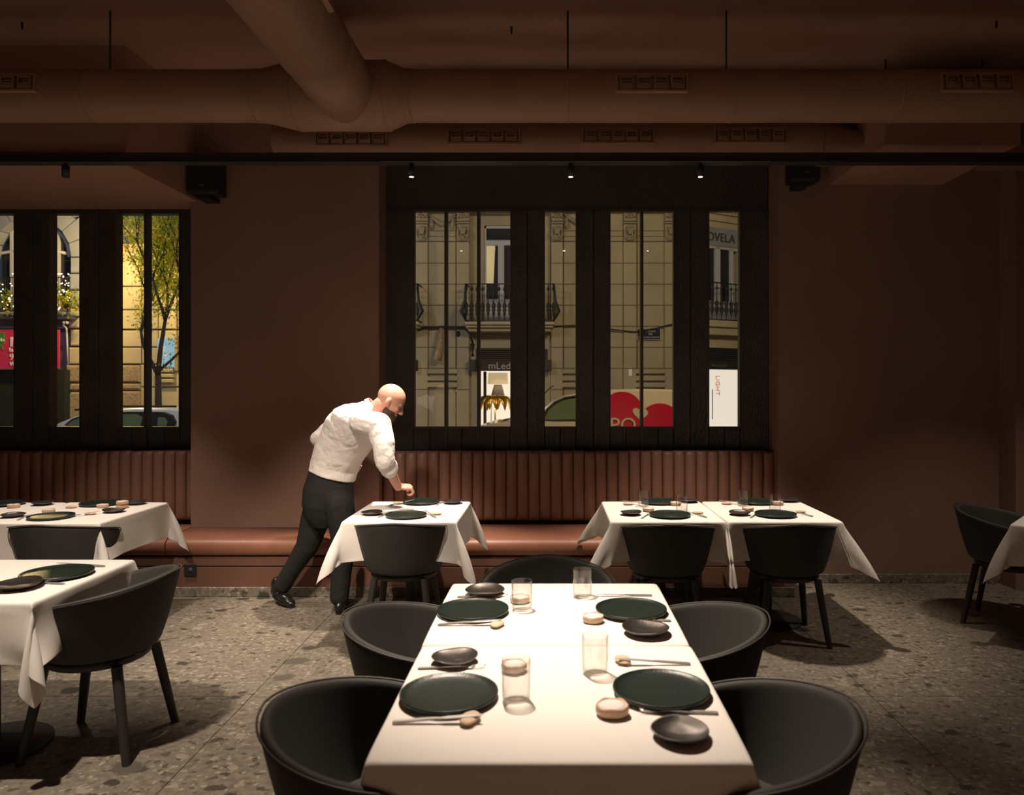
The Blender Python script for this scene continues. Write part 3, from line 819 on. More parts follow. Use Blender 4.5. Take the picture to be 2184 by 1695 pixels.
# (x, y, facing angle of +Y axis, label)
chairs = [
    (-.43, 1.97, -PI/2, 'charcoal tub chair at the near left of the front table, cut by the bottom edge'),
    (-.44, 2.75, -PI/2, 'charcoal tub chair on the left side of the second table'),
    (.465, 2.75, PI/2, 'charcoal tub chair on the right side of the second table'),
    (.475, 1.96, PI/2, 'charcoal tub chair at the near right of the front table, largest in the photo'),
    (-.02, 3.37, PI, 'dark tub chair at the far head of the front tables, its round back in shadow'),
    (-.95, 4.83, 0, 'charcoal tub chair in front of the small table beside the man'),
    (.73, 4.80, 0, 'left one of the two dark chairs backed to us at the joined window tables'),
    (1.49, 4.80, 0, 'right one of the two dark chairs backed to us at the joined window tables'),
    (-3.08, 4.78, 0, 'dark chair at the left window table behind the left foreground cloth'),
    (-2.02, 3.37, PI/2, 'black tub armchair seen from the side at the left foreground table'),
    (3.08, 5.07, math.radians(-132), 'dark green-black tub chair by the right wall at the angled table'),
]
for i, (x, y, rz, lb) in enumerate(chairs):
    c = chair0 if i == 0 else copy_tree(chair0)
    place(c, (x, y, 0), rz); tag(c, lb, 'chair', 'tub dining chairs')

# ------------------------------------------------------------------ tableware prototypes
SURF = TZ+.0022
def proto(fn): 
    return fn()
def mk_plate():
    R = .134
    return MB().lathe([(.001, .004), (.085, .004), (.088, .0), (.10, .0), (.122, .003), (R-.003, .008), (R, .014), (R-.001, .0185), (R-.004, .0185), (R-.007, .0165), (R-.013, .0135), (.115, .0115), (.09, .0090), (.05, .0072), (.001, .0065)], seg=72).build('dinner_plate', M['plate'])
def mk_bowl():
    m = MB().lathe([(.001, .0), (.036, .0), (.045, .002), (.066, .010), (.080, .0195), (.0835, .0235), (.082, .0255), (.077, .0225), (.06, .0145), (.035, .009), (.001, .0075)], seg=56)
    m.v = [(x*(1+.03*math.sin(2*math.atan2(y, x)+.6)), y*(1+.03*math.sin(3*math.atan2(y, x))), z*(1+.10*math.sin(math.atan2(y, x)*2+1))) for x, y, z in m.v]
    return m.build('small_plate', M['bowl'])
def mk_glass():
    return MB().lathe([(.001, .0), (.032, .0), (.0365, .003), (.038, .008), (.039, .055), (.0395, .110), (.0390, .1115), (.0378, .110), (.0372, .055), (.0362, .010), (.033, .0075), (.001, .0072)], seg=40).build('drinking_glass', M['tumbler'])
def mk_dish():
    t = empty('salt_dish')
    m = MB().lathe([(.001, 0), (.034, 0), (.040, .005), (.0415, .014), (.0408, .021), (.039, .0245), (.0355, .0245), (.0345, .019), (.001, .018)], seg=28)
    m.v = [(x*(1+.035*math.sin(3*math.atan2(y, x))), y*(1+.035*math.sin(2*math.atan2(y, x)+1)), z*(1+.06*math.sin(5*math.atan2(y, x)))) for x, y, z in m.v]
    m.build('stone_ring', M['stone_dish'], t)
    MB().lathe([(.0343, .017), (.0343, .0212), (.02, .0225), (.001, .023)], seg=20).build('salt', M['salt'], t)
    return t
def mk_pebble():
    m = MB(); m.ell((0, 0, .006), (.019, .031, .0062), seg=20, rings=10)
    m.v = [(x*(1+.08*math.sin(2*math.atan2(y, x)+.5)+.05*math.sin(3*math.atan2(y, x))), y, z) for x, y, z in m.v]
    return m.build('knife_rest', M['pebble'])
def strip(sec):
    # cutlery from cross-sections (x, halfwidth, z, thickness)
    m = MB(); vs = []; fs = []
    for x, hw, z, th in sec:
        vs += [(x, -hw, z), (x, hw, z), (x, hw*.8, z+th), (x, -hw*.8, z+th)]
    for i in range(len(sec)-1):
        for k in range(4): fs.append((i*4+k, i*4+(k+1) % 4, (i+1)*4+(k+1) % 4, (i+1)*4+k))
    fs += [(0, 1, 2, 3), tuple(len(vs)-4+k for k in range(4))]
    m.add(vs, fs, False); return m
def mk_knife():
    t = empty('table_knife')
    strip([(-.115, .005, .0, .004), (-.11, .0075, 0, .005), (-.03, .0062, .001, .005), (-.005, .0045, .002, .004), (.0, .0052, .002, .003)]).build('handle', M['steel'], t)
    strip([(.0, .0052, .002, .0022), (.02, .0085, .003, .0018), (.08, .0085, .0035, .0016), (.105, .005, .004, .0014), (.114, .001, .004, .001)]).build('blade', M['steel'], t)
    return t
def mk_fork():
    t = empty('table_fork')
    strip([(-.105, .006, .0, .003), (-.10, .0085, 0, .004), (-.05, .006, .0015, .004), (.02, .0032, .004, .0035), (.04, .006, .004, .003), (.05, .0115, .003, .002), (.062, .0125, .003, .002)]).build('handle', M['steel'], t)
    m = MB()
    for k in (-1.5, -.5, .5, 1.5):
        y = k*.0066
        m.tube([(.058, y, .004), (.075, y, .0035), (.09, y*.98, .005), (.102, y*.95, .008)], [.0018, .0017, .0015, .0008], 6)
    m.build('tines', M['steel'], t)
    return t
PROT = dict(plate=mk_plate(), bowl=mk_bowl(), glass=mk_glass(), dish=mk_dish(), pebble=mk_pebble(), knife=mk_knife(), fork=mk_fork())
GRP = dict(plate='green-black dinner plates', bowl='small dark side plates', glass='clear straight tumblers', dish='beige stone salt dishes', pebble='tan pebble knife rests', knife='steel table knives', fork='steel table forks')
CATS = dict(plate='plate', bowl='small plate', glass='glass', dish='salt dish', pebble='knife rest', knife='knife', fork='fork')
used = set()
def put(kind, px, py, label, rz=0., lift=0., dz=0., scale=1):
    p = onz(px, py, SURF+dz)
    src = PROT[kind]
    o = src if kind not in used else copy_tree(src)
    used.add(kind)
    place(o, (p.x, p.y, SURF+(lift*.56 if kind == 'knife' else lift)), rz)
    if kind == 'knife' and lift: o.rotation_euler = (0, -.058, rz)
    if scale != 1: o.scale = (scale,)*3
    tag(o, label, CATS[kind], GRP[kind]); return o
# front tables
F = [
 ('plate', 958, 1476, 'green-black dinner plate, near left of the front table', 0, .0, .014, 1),
 ('plate', 1410, 1467, 'green-black dinner plate, near right of the front table', 0, .0, .014, 1),
 ('plate', 1009, 1298, 'green-black dinner plate on the left of the second table', 0, .0, .014, 1),
 ('plate', 1346, 1297, 'green-black dinner plate on the right of the second table', 0, .0, .014, 1),
 ('bowl', 970, 1397, 'dark bronze side plate above the left plate of the front table', .3, 0, .02, .85),
 ('bowl', 1034, 1256, 'glossy black side plate at the back left of the second table', 1.2, 0, .02, .97),
 ('bowl', 1377, 1338, 'matt dark side plate in front of the right plate of the second table', 2.0, 0, .02, .97),
 ('bowl', 1451, 1553, 'dark bronze side plate at the near right corner of the front table', 4.4, 0, .02, 1.0),
 ('glass', 1113, 1300, 'tumbler at the left of the second table with a salt dish behind', 0, 0, 0, 1),
 ('glass', 1242, 1272, 'tumbler at the back middle of the second table', 0, 0, 0, 1),
 ('glass', 1101, 1492, 'tumbler right of the near left plate', 0, 0, 0, 1),
 ('glass', 1269, 1434, 'tumbler left of the near right plate, almost lost in glare', 0, 0, 0, 1),
 ('dish', 1109, 1278, 'beige stone salt dish seen through the second table tumbler', 0, 0, .01, .95),
 ('dish', 1265, 1319, 'beige stone salt dish in front of the right plate of the second table', 1, 0, .01, 1),
 ('dish', 1096, 1422, 'beige stone salt dish seen through the near left tumbler', 2, 0, .01, 1),
 ('dish', 1306, 1513, 'largest beige stone salt dish, near right of the front table', 3, 0, .01, 1.05),
 ('pebble', 1002, 1537, 'tan pebble under the knife near the front left edge', -.15, 0, 0, 1.3),
 ('knife', 935, 1530, 'steel knife on a pebble below the near left plate', .03, .0125, .012, 1),
 ('pebble', 1060, 1334, 'tan pebble in front of the left plate of the second table', -.1, 0, 0, 1.25),
 ('knife', 1003, 1325, 'steel knife in front of the left plate of the second table', .03, .0122, .012, 1),
 ('fork', 965, 1424, 'steel fork behind the near left plate', .06, 0, 0, .98),
 ('fork', 1030, 1272, 'steel fork behind the left plate of the second table', .08, 0, 0, 1),
 ('knife', 1330, 1270, 'steel knife behind the right plate of the second table', PI, 0, 0, 1),
 ('fork', 1370, 1323, 'steel fork in front of the right plate of the second table', PI-.05, 0, 0, 1),
 ('pebble', 1328, 1411, 'tan pebble behind the near right plate', .3, 0, 0, 1.25),
 ('knife', 1392, 1408, 'steel knife on a pebble behind the near right plate', PI, .0125, .012, 1),
 ('fork', 1446, 1519, 'steel fork between the near right plate and its side plate', PI-.06, 0, 0, .98),
]
for k, px, py, lb, rz, lift, dz, s_ in F: put(k, px, py, lb, rz, lift, dz, s_)
# small table beside the man
T1 = 'on the small table beside the man'
B_ = [
 ('plate', 899, 1072, 'dinner plate at the back '+T1, 0, 0), ('plate', 866, 1101, 'dinner plate at the front '+T1, 0, 0),
 ('bowl', 965, 1073, 'side plate at the back right '+T1, .4, 0), ('bowl', 793, 1097, 'side plate at the front left '+T1, 1, 0),
 ('pebble', 930, 1097, 'pebble right of the front plate '+T1, PI/2, 0), ('knife', 917, 1098, 'knife right of the front plate '+T1, PI/2+.5, .0125),
 ('fork', 820, 1098, 'fork left of the front plate '+T1, PI/2-.2, 0), ('pebble', 850, 1074, 'pebble left of the back plate '+T1, PI/2, 0),
 ('knife', 858, 1074, 'knife under the man\'s reaching hand', PI/2-.7, .0125), ('fork', 938, 1074, 'fork right of the back plate '+T1, -PI/2-.2, 0),
]
T2 = 'on the joined window tables'
B_ += [
 ('plate', 1406, 1072, 'back left dinner plate '+T2, 0, 0), ('plate', 1612, 1072, 'back right dinner plate '+T2, 0, 0),
 ('plate', 1429, 1100, 'front left dinner plate '+T2, 0, 0), ('plate', 1654, 1099, 'front right dinner plate '+T2, 0, 0),
 ('bowl', 1346, 1097, 'front left side plate '+T2, .3, 0), ('bowl', 1577, 1097, 'front middle side plate '+T2, 1.3, 0),
 ('bowl', 1468, 1070, 'back middle side plate '+T2, 2.1, 0), ('bowl', 1682, 1069, 'back right side plate '+T2, 3, 0),
 ('glass', 1373, 1080, 'leftmost tumbler '+T2, 0, 0), ('glass', 1454, 1091, 'second tumbler from the left '+T2, 0, 0),
 ('glass', 1585, 1078, 'third tumbler from the left '+T2, 0, 0), ('glass', 1653, 1089, 'rightmost tumbler '+T2, 0, 0),
 ('dish', 1383, 1090, 'salt dish left of the second tumbler '+T2, 0, 0), ('dish', 1441, 1077, 'salt dish behind the second tumbler '+T2, 1, 0),
 ('dish', 1595, 1089, 'salt dish under the third tumbler '+T2, 2, 0), ('dish', 1659, 1076, 'salt dish behind the rightmost tumbler '+T2, 3, 0),
 ('fork', 1378, 1100, 'fork left of the front left plate '+T2, PI/2-.4, 0), ('pebble', 1488, 1095, 'pebble right of the front left plate '+T2, PI/2, 0),
 ('knife', 1480, 1098, 'knife right of the front left plate '+T2, PI/2+.6, .0125), ('fork', 1609, 1099, 'fork left of the front right plate '+T2, PI/2-.5, 0),
 ('pebble', 1706, 1093, 'pebble right of the front right plate '+T2, PI/2, 0), ('knife', 1702, 1096, 'knife right of the front right plate '+T2, PI/2+.6, .0125),
 ('pebble', 1340, 1076, 'pebble at the back left corner '+T2, PI/2, 0), ('knife', 1347, 1073, 'knife at the back left corner '+T2, -PI/2+.5, .0125),
 ('pebble', 1550, 1075, 'pebble left of the back right plate '+T2, PI/2, 0), ('knife', 1556, 1072, 'knife left of the back right plate '+T2, -PI/2+.5, .0125),
]
T3 = 'on the left window table'
B_ += [
 ('plate', 8, 1076, 'dinner plate cut by the left edge, back row '+T3, 0, 0), ('plate', 214, 1076, 'back right dinner plate '+T3, 0, 0),
 ('plate', 109, 1104, 'front dinner plate '+T3, 0, 0), ('bowl', 91, 1076, 'back middle side plate '+T3, .5, 0),
 ('bowl', 290, 1075, 'back right side plate '+T3, 1, 0), ('bowl', 28, 1102, 'front left side plate '+T3, 2, 0), ('bowl', 243, 1092, 'front right side plate '+T3, 2.6, 0),
 ('dish', 29, 1082, 'salt dish at the back left '+T3, 0, 0), ('dish', 104, 1093, 'salt dish behind the front plate '+T3, 1, 0),
 ('dish', 219, 1082, 'salt dish in front of the back right plate '+T3, 2, 0), ('dish', 261, 1083, 'lower dish of the stacked pair '+T3, 3, 0),
 ('pebble', 152, 1083, 'pebble at the back middle '+T3, PI/2, 0), ('pebble', 192, 1097, 'pebble right of the front plate '+T3, PI/2, 0),
 ('knife', 172, 1100, 'knife right of the front plate '+T3, PI/2-.7, .0125), ('fork', 50, 1104, 'fork left of the front plate '+T3, PI/2+.3, 0),
 ('dish', 261, 1083, 'upper dish of the stacked pair '+T3, 1.5, .0262),
]
for k, px, py, lb, rz, lift in B_: put(k, px, py, lb, rz, lift, 0)
T4 = 'left foreground table'
for k, px, py, lb, rz, lift, s_ in [
 ('plate', 122, 1227, 'green-black dinner plate on the '+T4, 0, 0, 1.08), ('bowl', 38, 1254, 'dark side plate at the edge of the '+T4, 1, 0, 1.1),
 ('pebble', 142, 1210, 'tan pebble behind the plate on the '+T4, .4, 0, 1), ('knife', 172, 1208, 'steel knife behind the plate on the '+T4, PI, .0125, 1),
 ('fork', 90, 1244, 'steel fork in front of the plate on the '+T4, PI-.1, 0, 1)]:
    put(k, px, py, lb, rz, lift, .0, s_)
# ------------------------------------------------------------------ the waiter
def remesh(o, vox, smooth=3, fac=.5):
    m = o.modifiers.new('remesh', 'REMESH'); m.mode = 'VOXEL'; m.voxel_size = vox; m.use_smooth_shade = True
    s = o.modifiers.new('smooth', 'SMOOTH'); s.factor = fac; s.iterations = smooth; return o
def loftm(m, rings, seg=28):
    # rings: (centre, half vector a, half vector b)
    vs = []; fs = []
    for c, a, b in rings:
        c = Vector(c); a = Vector(a); b = Vector(b)
        for k in range(seg):
            an = 2*PI*k/seg
            ca, sa = math.cos(an), math.sin(an)
            ca = math.copysign(abs(ca)**.85, ca); sa = math.copysign(abs(sa)**.85, sa)
            vs.append(c+a*ca+b*sa)
    n = len(rings)
    for i in range(n-1):
        for k in range(seg):
            k2 = (k+1) % seg; fs.append((i*seg+k, i*seg+k2, (i+1)*seg+k2, (i+1)*seg+k))
    fs += [tuple(range(seg)), tuple(range((n-1)*seg, n*seg))]
    m.add(vs, fs, True); return m
HC = P(833, 855, 5.18)                         # skull centre
pitch = math.radians(35); yaw = math.radians(6)
fwd = Vector((math.cos(pitch)*math.cos(yaw), math.cos(pitch)*math.sin(yaw), -math.sin(pitch)))
left = Vector((-math.sin(yaw), math.cos(yaw), 0)); upv = fwd.cross(left)
HR = Matrix((fwd, left, upv)).transposed()
def hl(x, y, z): return HC+HR @ Vector((x, y, z))
hip = P(706, 1050, 5.36)
belt = P(709, 1008, 5.33)
sh_r = P(806, 908, 5.03); el_r = P(822, 985, 4.98); wr_r = P(849, 1038, 5.13)
sh_l = P(742, 884, 5.42); el_l = P(680, 936, 5.50); wr_l = P(735, 985, 5.55)
knee_r = P(733, 1170, 5.30); ank_r = P(722, 1262, 5.32)
knee_l = P(655, 1165, 5.42); ank_l = P(604, 1245, 5.50)
body = MB()
# head
body.ell(hl(-.008, 0, .026), (.099, .077, .090), HR, 24, 16)
body.ell(hl(.030, 0, -.035), (.062, .060, .078), HR, 20, 12)
body.ell(hl(.055, 0, -.085), (.034, .036, .032), HR, 16, 10)
body.ell(hl(.074, 0, .018), (.022, .052, .014), HR, 16, 10)
body.ell(hl(.060, .034, -.022), (.026, .020, .022), HR, 12, 8); body.ell(hl(.060, -.034, -.022), (.026, .020, .022), HR, 12, 8)
body.cap(hl(.088, 0, .008), hl(.110, 0, -.030), .008, .0125); body.ell(hl(.100, .012, -.035), .009, seg=10, rings=8); body.ell(hl(.100, -.012, -.035), .009, seg=10, rings=8)
body.ell(hl(.088, 0, -.058), (.010, .022, .008), HR, 12, 8); body.ell(hl(.086, 0, -.070), (.010, .019, .008), HR, 12, 8)
for s_ in (-1, 1):
    R2 = HR @ Matrix.Rotation(s_*-.25, 3, 'Z')
    body.ell(hl(-.004, s_*.078, -.012), (.019, .010, .032), R2, 16, 10)
    body.ell(hl(.010, s_*.070, -.030), (.010, .010, .012), HR, 10, 8)
neck_b = P(782, 893, 5.22)
body.cap(hl(-.030, 0, -.045), neck_b, .060, .066)
# torso and hips beneath the clothes
chest = P(765, 915, 5.23)
body.cap(chest, belt, .105, .085); body.cap(neck_b, chest, .055, .10); body.cap(belt, hip, .085, .10)
body.cap(sh_l, sh_r, .05, .05)
for a, b, ra, rb in ((sh_r, el_r, .045, .040), (el_r, wr_r, .043, .029), (sh_l, el_l, .045, .038), (el_l, wr_l, .036, .026)):
    body.cap(a, b, ra, rb)
for hp, kn, an_ in ((hip+Vector((.06, -.08, -.05)), knee_r, ank_r), (hip+Vector((-.05, .06, -.05)), knee_l, ank_l)):
    body.cap(hp, kn, .075, .05); body.cap(kn, an_, .048, .036)
body.cap(ank_r, Vector((-1.49, 5.34, .05)), .034, .026); body.cap(ank_l, Vector((-1.99, 5.49, .07)), .032, .026)
# hands: palm, four fingers and a thumb, loosely closed
def hand(m, wr, d, nrm, curl=1.0, s=1.0):
    d = d.normalized(); nrm = (nrm-d*nrm.dot(d)).normalized(); side = d.cross(nrm)
    pc = wr+d*.045*s
    R = Matrix((d, side, nrm)).transposed()
    m.ell(pc+d*.005, (.048*s, .040*s, .017*s), R, 14, 10)
    for k, (off, l) in enumerate(((-.030, .90), (-.010, 1.0), (.011, .95), (.030, .78))):
        p0 = wr+d*(.078*s)+side*off*s; di = d.copy(); a = 0
        for seg_, ln in enumerate((.040, .026, .020)):
            a += curl*(.75, 1.0, .8)[seg_]
            di = (d*math.cos(a)-nrm*math.sin(a)).normalized()
            p1 = p0+di*ln*l*s
            m.cap(p0, p1, (.0098, .0090, .0082)[seg_]*s, (.0090, .0082, .0070)[seg_]*s, 10); p0 = p1
    t0 = wr+d*.025*s-side*.032*s; t1 = t0+(d*.55-side*.45-nrm*.5).normalized()*.038*s; t2 = t1+(d*.85+side*.1-nrm*.6).normalized()*.03*s
    m.cap(t0, t1, .0125*s, .011*s, 10); m.cap(t1, t2, .0105*s, .0085*s, 10)
hand(body, wr_r, Vector((.85, .35, -.05)), Vector((-.1, -.35, 1)), 1.25, 1.06)
hand(body, wr_l, Vector((.6, .1, -.4)), Vector((0, -1, 0)), .7)
man = body.build('person', M['skin'])
remesh(man, .0045, 4, .5)
tag(man, 'bald bearded man in white shirt and black trousers bending over the small table, arm reaching', 'person')
def mchild(m, name, material, vox, sm=3, label=None, crease=None):
    o = m.build(name, material, man); remesh(o, vox, sm)
    if crease:
        for nm, sc_, st_, ty in (('broad', crease[0], crease[1], 'CLOUDS'), ('fine', crease[0]*.42, crease[1]*.55, 'MARBLE')):
            tx = bpy.data.textures.new(name+'_'+nm, ty); tx.noise_scale = sc_
            if ty == 'MARBLE': tx.turbulence = 9; tx.marble_type = 'SHARP'
            st_ = st_*(.42 if ty == 'MARBLE' else 1.0); dm = o.modifiers.new('crease_'+nm, 'DISPLACE'); dm.texture = tx; dm.strength = st_; dm.mid_level = .5; dm.texture_coords = 'GLOBAL'
    if label: o['label'] = label
    return o
# beard
m = MB()
m.ell(hl(.030, 0, -.050), (.058, .0635, .066), HR, 20, 12)
m.ell(hl(.062, 0, -.094), (.042, .044, .038), HR, 16, 10)
m.ell(hl(.082, 0, -.080), (.020, .030, .020), HR, 16, 10)
m.ell(hl(.084, 0, -.052), (.012, .026, .008), HR, 12, 8)
bd = m.build('beard', M['beard'], man)
# trim the beard to the lower jaw: cut everything above a slanted plane, before remeshing
bmx = bmesh.new(); bmx.from_mesh(bd.data)
pl_o = hl(.04, 0, -.048); pl_n = (HR @ Vector((-.10, 0, 1))).normalized()
bmesh.ops.bisect_plane(bmx, geom=bmx.verts[:]+bmx.edges[:]+bmx.faces[:], plane_co=pl_o, plane_no=pl_n, clear_outer=True)
bmx.to_mesh(bd.data); bmx.free()
s = bd.modifiers.new('solidify', 'SOLIDIFY'); s.thickness = .004
# eyebrows and eyes
for s_ in (-1, 1):
    MB().tube([hl(.094, s_*.012, .016), hl(.093, s_*.028, .022), hl(.082, s_*.046, .018)], [.003, .0038, .002], 8).build('eyebrow', M['beard'], man)
    MB().ell(hl(.083, s_*.030, -.004), .0115, seg=14, rings=10).build('eye', mat('dark_eyelid', (.10, .05, .04), .5), man)  # eyeballs in one even dark brown
# shirt
ax = (P(790, 872, 5.2)-P(709, 1008, 5.2)).normalized()
rt = Vector((ax.z, 0, -ax.x)).normalized()
def ring(px, py, d, ha, hb, tw=0.0, tilt=None):
    a = (tilt or rt).normalized()*ha; b = Vector((.10, 1, 0)).normalized()*hb
    return (P(px, py, d), a, b)
m = MB()
hem = Vector((1, 0, -.30))
loftm(m, [ring(708, 1014, 5.33, .158, .135, tilt=hem), ring(712, 995, 5.33, .158, .140, tilt=hem), ring(722, 970, 5.31, .166, .150, tilt=Vector((1, 0, -.4))),
          ring(738, 940, 5.28, .175, .170), ring(752, 915, 5.25, .178, .195), ring(764, 897, 5.23, .165, .215), ring(775, 882, 5.22, .128, .20), ring(786, 873, 5.22, .085, .12), ring(794, 866, 5.21, .066, .070)], 32)
m.cap(P(770, 897, 5.06), sh_r+Vector((0, .02, 0)), .085, .088); m.cap(P(752, 888, 5.38), sh_l+Vector((0, 0, -.0)), .085, .078)
mid_r = sh_r.lerp(el_r, .5)
m.cap(sh_r+Vector((0, .02, 0)), mid_r+Vector((.012, 0, 0)), .084, .074); m.cap(mid_r+Vector((.012, 0, 0)), el_r, .074, .066)
cuff = el_r.lerp(wr_r, .28); m.cap(el_r, cuff, .066, .060)
m.cap(cuff+Vector((-.004, -.004, .022)), cuff+Vector((.004, 0, -.004)), .066, .064)
m.cap(sh_l, el_l, .078, .062); m.cap(el_l, el_l.lerp(wr_l, .35), .062, .054); m.cap(el_l.lerp(wr_l, .3), el_l.lerp(wr_l, .38), .060, .058)
# pulled folds in the cloth
def fold(pts, r): m.tube([P(*q) for q in pts], [r*.3]+[r]*(len(pts)-2)+[r*.3], 8)
mchild(m, 'shirt', M['shirt'], .0055, 3, 'untucked white shirt with rolled sleeves', (.24, .022))
# collar
cm = MB(); cpts = []
cb = hl(-.046, 0, -.075); cn = (neck_b-hl(-.03, 0, -.045)).normalized()
a1 = Vector((0, 1, 0)); a2 = cn.cross(a1).normalized()
c1 = [P(797, 868, 5.205)+a1*math.cos(2*PI*k/28)*.070+a2*math.sin(2*PI*k/28)*.074 for k in range(28)]
c2 = [c-cn*.030+(c-P(797, 868, 5.205))*(-.06) for c in c1]
c3 = [c+cn*.020+(c-P(797, 868, 5.205))*.14 for c in c1]
n = 28; cm.add(c1+c2+c3, [(k, (k+1) % n, n+(k+1) % n, n+k) for k in range(n)]+[(n+k, n+(k+1) % n, 2*n+(k+1) % n, 2*n+k) for k in range(n)], True)
co = cm.build('collar', M['shirt'], man); s = co.modifiers.new('solidify', 'SOLIDIFY'); s.thickness = .004; subsurf(co, 1)
# trousers
m = MB()
loftm(m, [ring(708, 1003, 5.33, .146, .122, tilt=hem), ring(706, 1020, 5.34, .155, .130, tilt=hem), ring(702, 1050, 5.35, .172, .150, tilt=Vector((1, 0, -.2))), ring(699, 1078, 5.35, .170, .145, tilt=Vector((1, 0, -.1))), ring(697, 1102, 5.35, .135, .12, tilt=Vector((1, 0, 0))), ring(694, 1122, 5.35, .07, .08, tilt=Vector((1, 0, 0)))], 28)
m.cap(P(722, 1075, 5.27), P(731, 1115, 5.27), .108, .098); m.cap(P(731, 1115, 5.27), knee_r, .098, .078)
m.cap(knee_r, P(727, 1230, 5.31), .078, .070); m.cap(P(727, 1230, 5.31), P(724, 1272, 5.31), .070, .068)
m.cap(P(682, 1075, 5.40), P(670, 1115, 5.42), .112, .100); m.cap(P(670, 1115, 5.42), knee_l, .100, .078)
m.cap(knee_l, P(622, 1215, 5.46), .078, .066); m.cap(P(622, 1215, 5.46), P(604, 1246, 5.49), .066, .066)
mchild(m, 'trousers', M['trouser'], .007, 3, 'black straight trousers', (.26, .012))
bl = MB(); loftm(bl, [ring(709, 1013, 5.33, .150, .126, tilt=hem), ring(710, 1004, 5.33, .149, .126, tilt=hem)], 40); bl.build('belt', M['shoe'], man)
def shoe(heel, toe, hz):
    m = MB(); d = (toe-heel).normalized(); L = (toe-heel).length
    R = Matrix((d, d.cross(Vector((0, 0, 1))).normalized()*-1, d.cross(Vector((0, 0, 1))).normalized().cross(d))).transposed()
    m.ell(heel+d*.045+Vector((0, 0, .045)), (.050, .036, .045), R, 14, 10); m.ell(heel+d*L*.55+Vector((0, 0, .036)), (.085, .041, .036), R, 14, 10)
    m.ell(toe-d*.05+Vector((0, 0, .027)), (.055, .038, .026), R, 14, 10); m.cap(heel+d*.05+Vector((0, 0, .05)), heel+d*.06+Vector((0, 0, .115)), .040, .044)
    mchild(m, 'shoe', M['shoe'], .005, 2)
    sl = MB(); pts = []
    for k in range(24):
        a = 2*PI*k/24; pts.append(heel+d*(L/2+L/2*math.cos(a))+R.col[1]*(.040*math.sin(a)))
    n = 24; sl.add([p+Vector((0, 0, .002)) for p in pts]+[p+Vector((0, 0, .016)) for p in pts], [tuple(range(n)), tuple(range(n, 2*n))]+[(k, (k+1) % n, n+(k+1) % n, n+k) for k in range(n)])
    sl.build('sole', M['shoe'], man)
shoe(Vector((-2.065, 5.55, .055)), Vector((-1.86, 5.40, .0)), 0)
shoe(Vector((-1.50, 5.24, .0)), Vector((-1.47, 5.50, .0)), 0)
# ------------------------------------------------------------------ the street
GZ = -.25
def eb(m, px0, px1, py0, py1, d, th):
    return m.box(X_(px0, d), X_(px1, d), d, d+th, Z_(py1, d), Z_(py0, d))
def ebc(m, px0, px1, py0, py1, d, th, c=.02):
    return m.cbox(X_(px0, d), X_(px1, d), d, d+th, Z_(py1, d), Z_(py0, d), c)
o = MB().box(-20, 16, 6.62, 24, GZ-.1, GZ).build('street_ground', M['asphalt']); o['kind'] = 'structure'
sw = MB().box(-20, 16, 14.6, 24, GZ, GZ+.12).build('pavement', M['facade_grey']); sw['kind'] = 'structure'
def txt(body, size, material, parent, loc, rot=(PI/2, 0, 0), name='lettering', extr=.01, align='LEFT'):
    cu = bpy.data.curves.new(name, 'FONT'); cu.body = body; cu.size = size; cu.extrude = extr; cu.align_x = align; cu.resolution_u = 3
    t = bpy.data.objects.new('tmp_text', cu); COL.objects.link(t)
    dg = bpy.context.evaluated_depsgraph_get(); dg.update()
    me = bpy.data.meshes.new_from_object(t.evaluated_get(dg))
    bpy.data.objects.remove(t); bpy.data.curves.remove(cu)
    me.materials.clear(); me.materials.append(material); me.name = name
    o = bpy.data.objects.new(name, me); COL.objects.link(o); o.parent = parent; o.location = loc; o.rotation_euler = rot; return o

D = 20.0
bd1 = empty('stone_building'); tag(bd1, 'ochre stone building with pilasters and balcony across the street', 'building')
# backing walls
m = MB()
eb(m, 820, 1002, 300, 944, D+.26, .4); eb(m, 1175, 1488, 300, 944, D+.26, .4)
eb(m, 1002, 1175, 300, 482, D+.26, .3); eb(m, 1002, 1034, 482, 742, D+.26, .3); eb(m, 1103, 1175, 482, 742, D+.26, .3)
eb(m, 1034, 1103, 690, 742, D+.26, .3)
m.build('wall', M['mortar'], bd1)
m = MB(); eb(m, 1003, 1174, 300, 481, D+.2, .06); eb(m, 1003, 1033, 481, 690, D+.2, .06); eb(m, 1104, 1174, 481, 690, D+.2, .06)
m.build('plain_wall', M['facade'], bd1)
m = MB(); eb(m, 1002, 1175, 706, 742, D+.1, .15); m.build('plain_wall', M['facade'], bd1)
cols = [(822, 846, 0), (846, 884, 1), (886, 912.5, 2), (913.5, 972.5, 0), (973.5, 1001, 2), (1175.5, 1201, 2), (1202, 1262, 0), (1263, 1329, 0), (1330, 1358, 2), (1359, 1416.5, 0), (1417.5, 1446, 2), (1447, 1487, 0)]
rows = [515, 561, 606, 651, 696, 741, 786, 831, 944]
proj = {0: 0, 1: .0, 2: -.07}
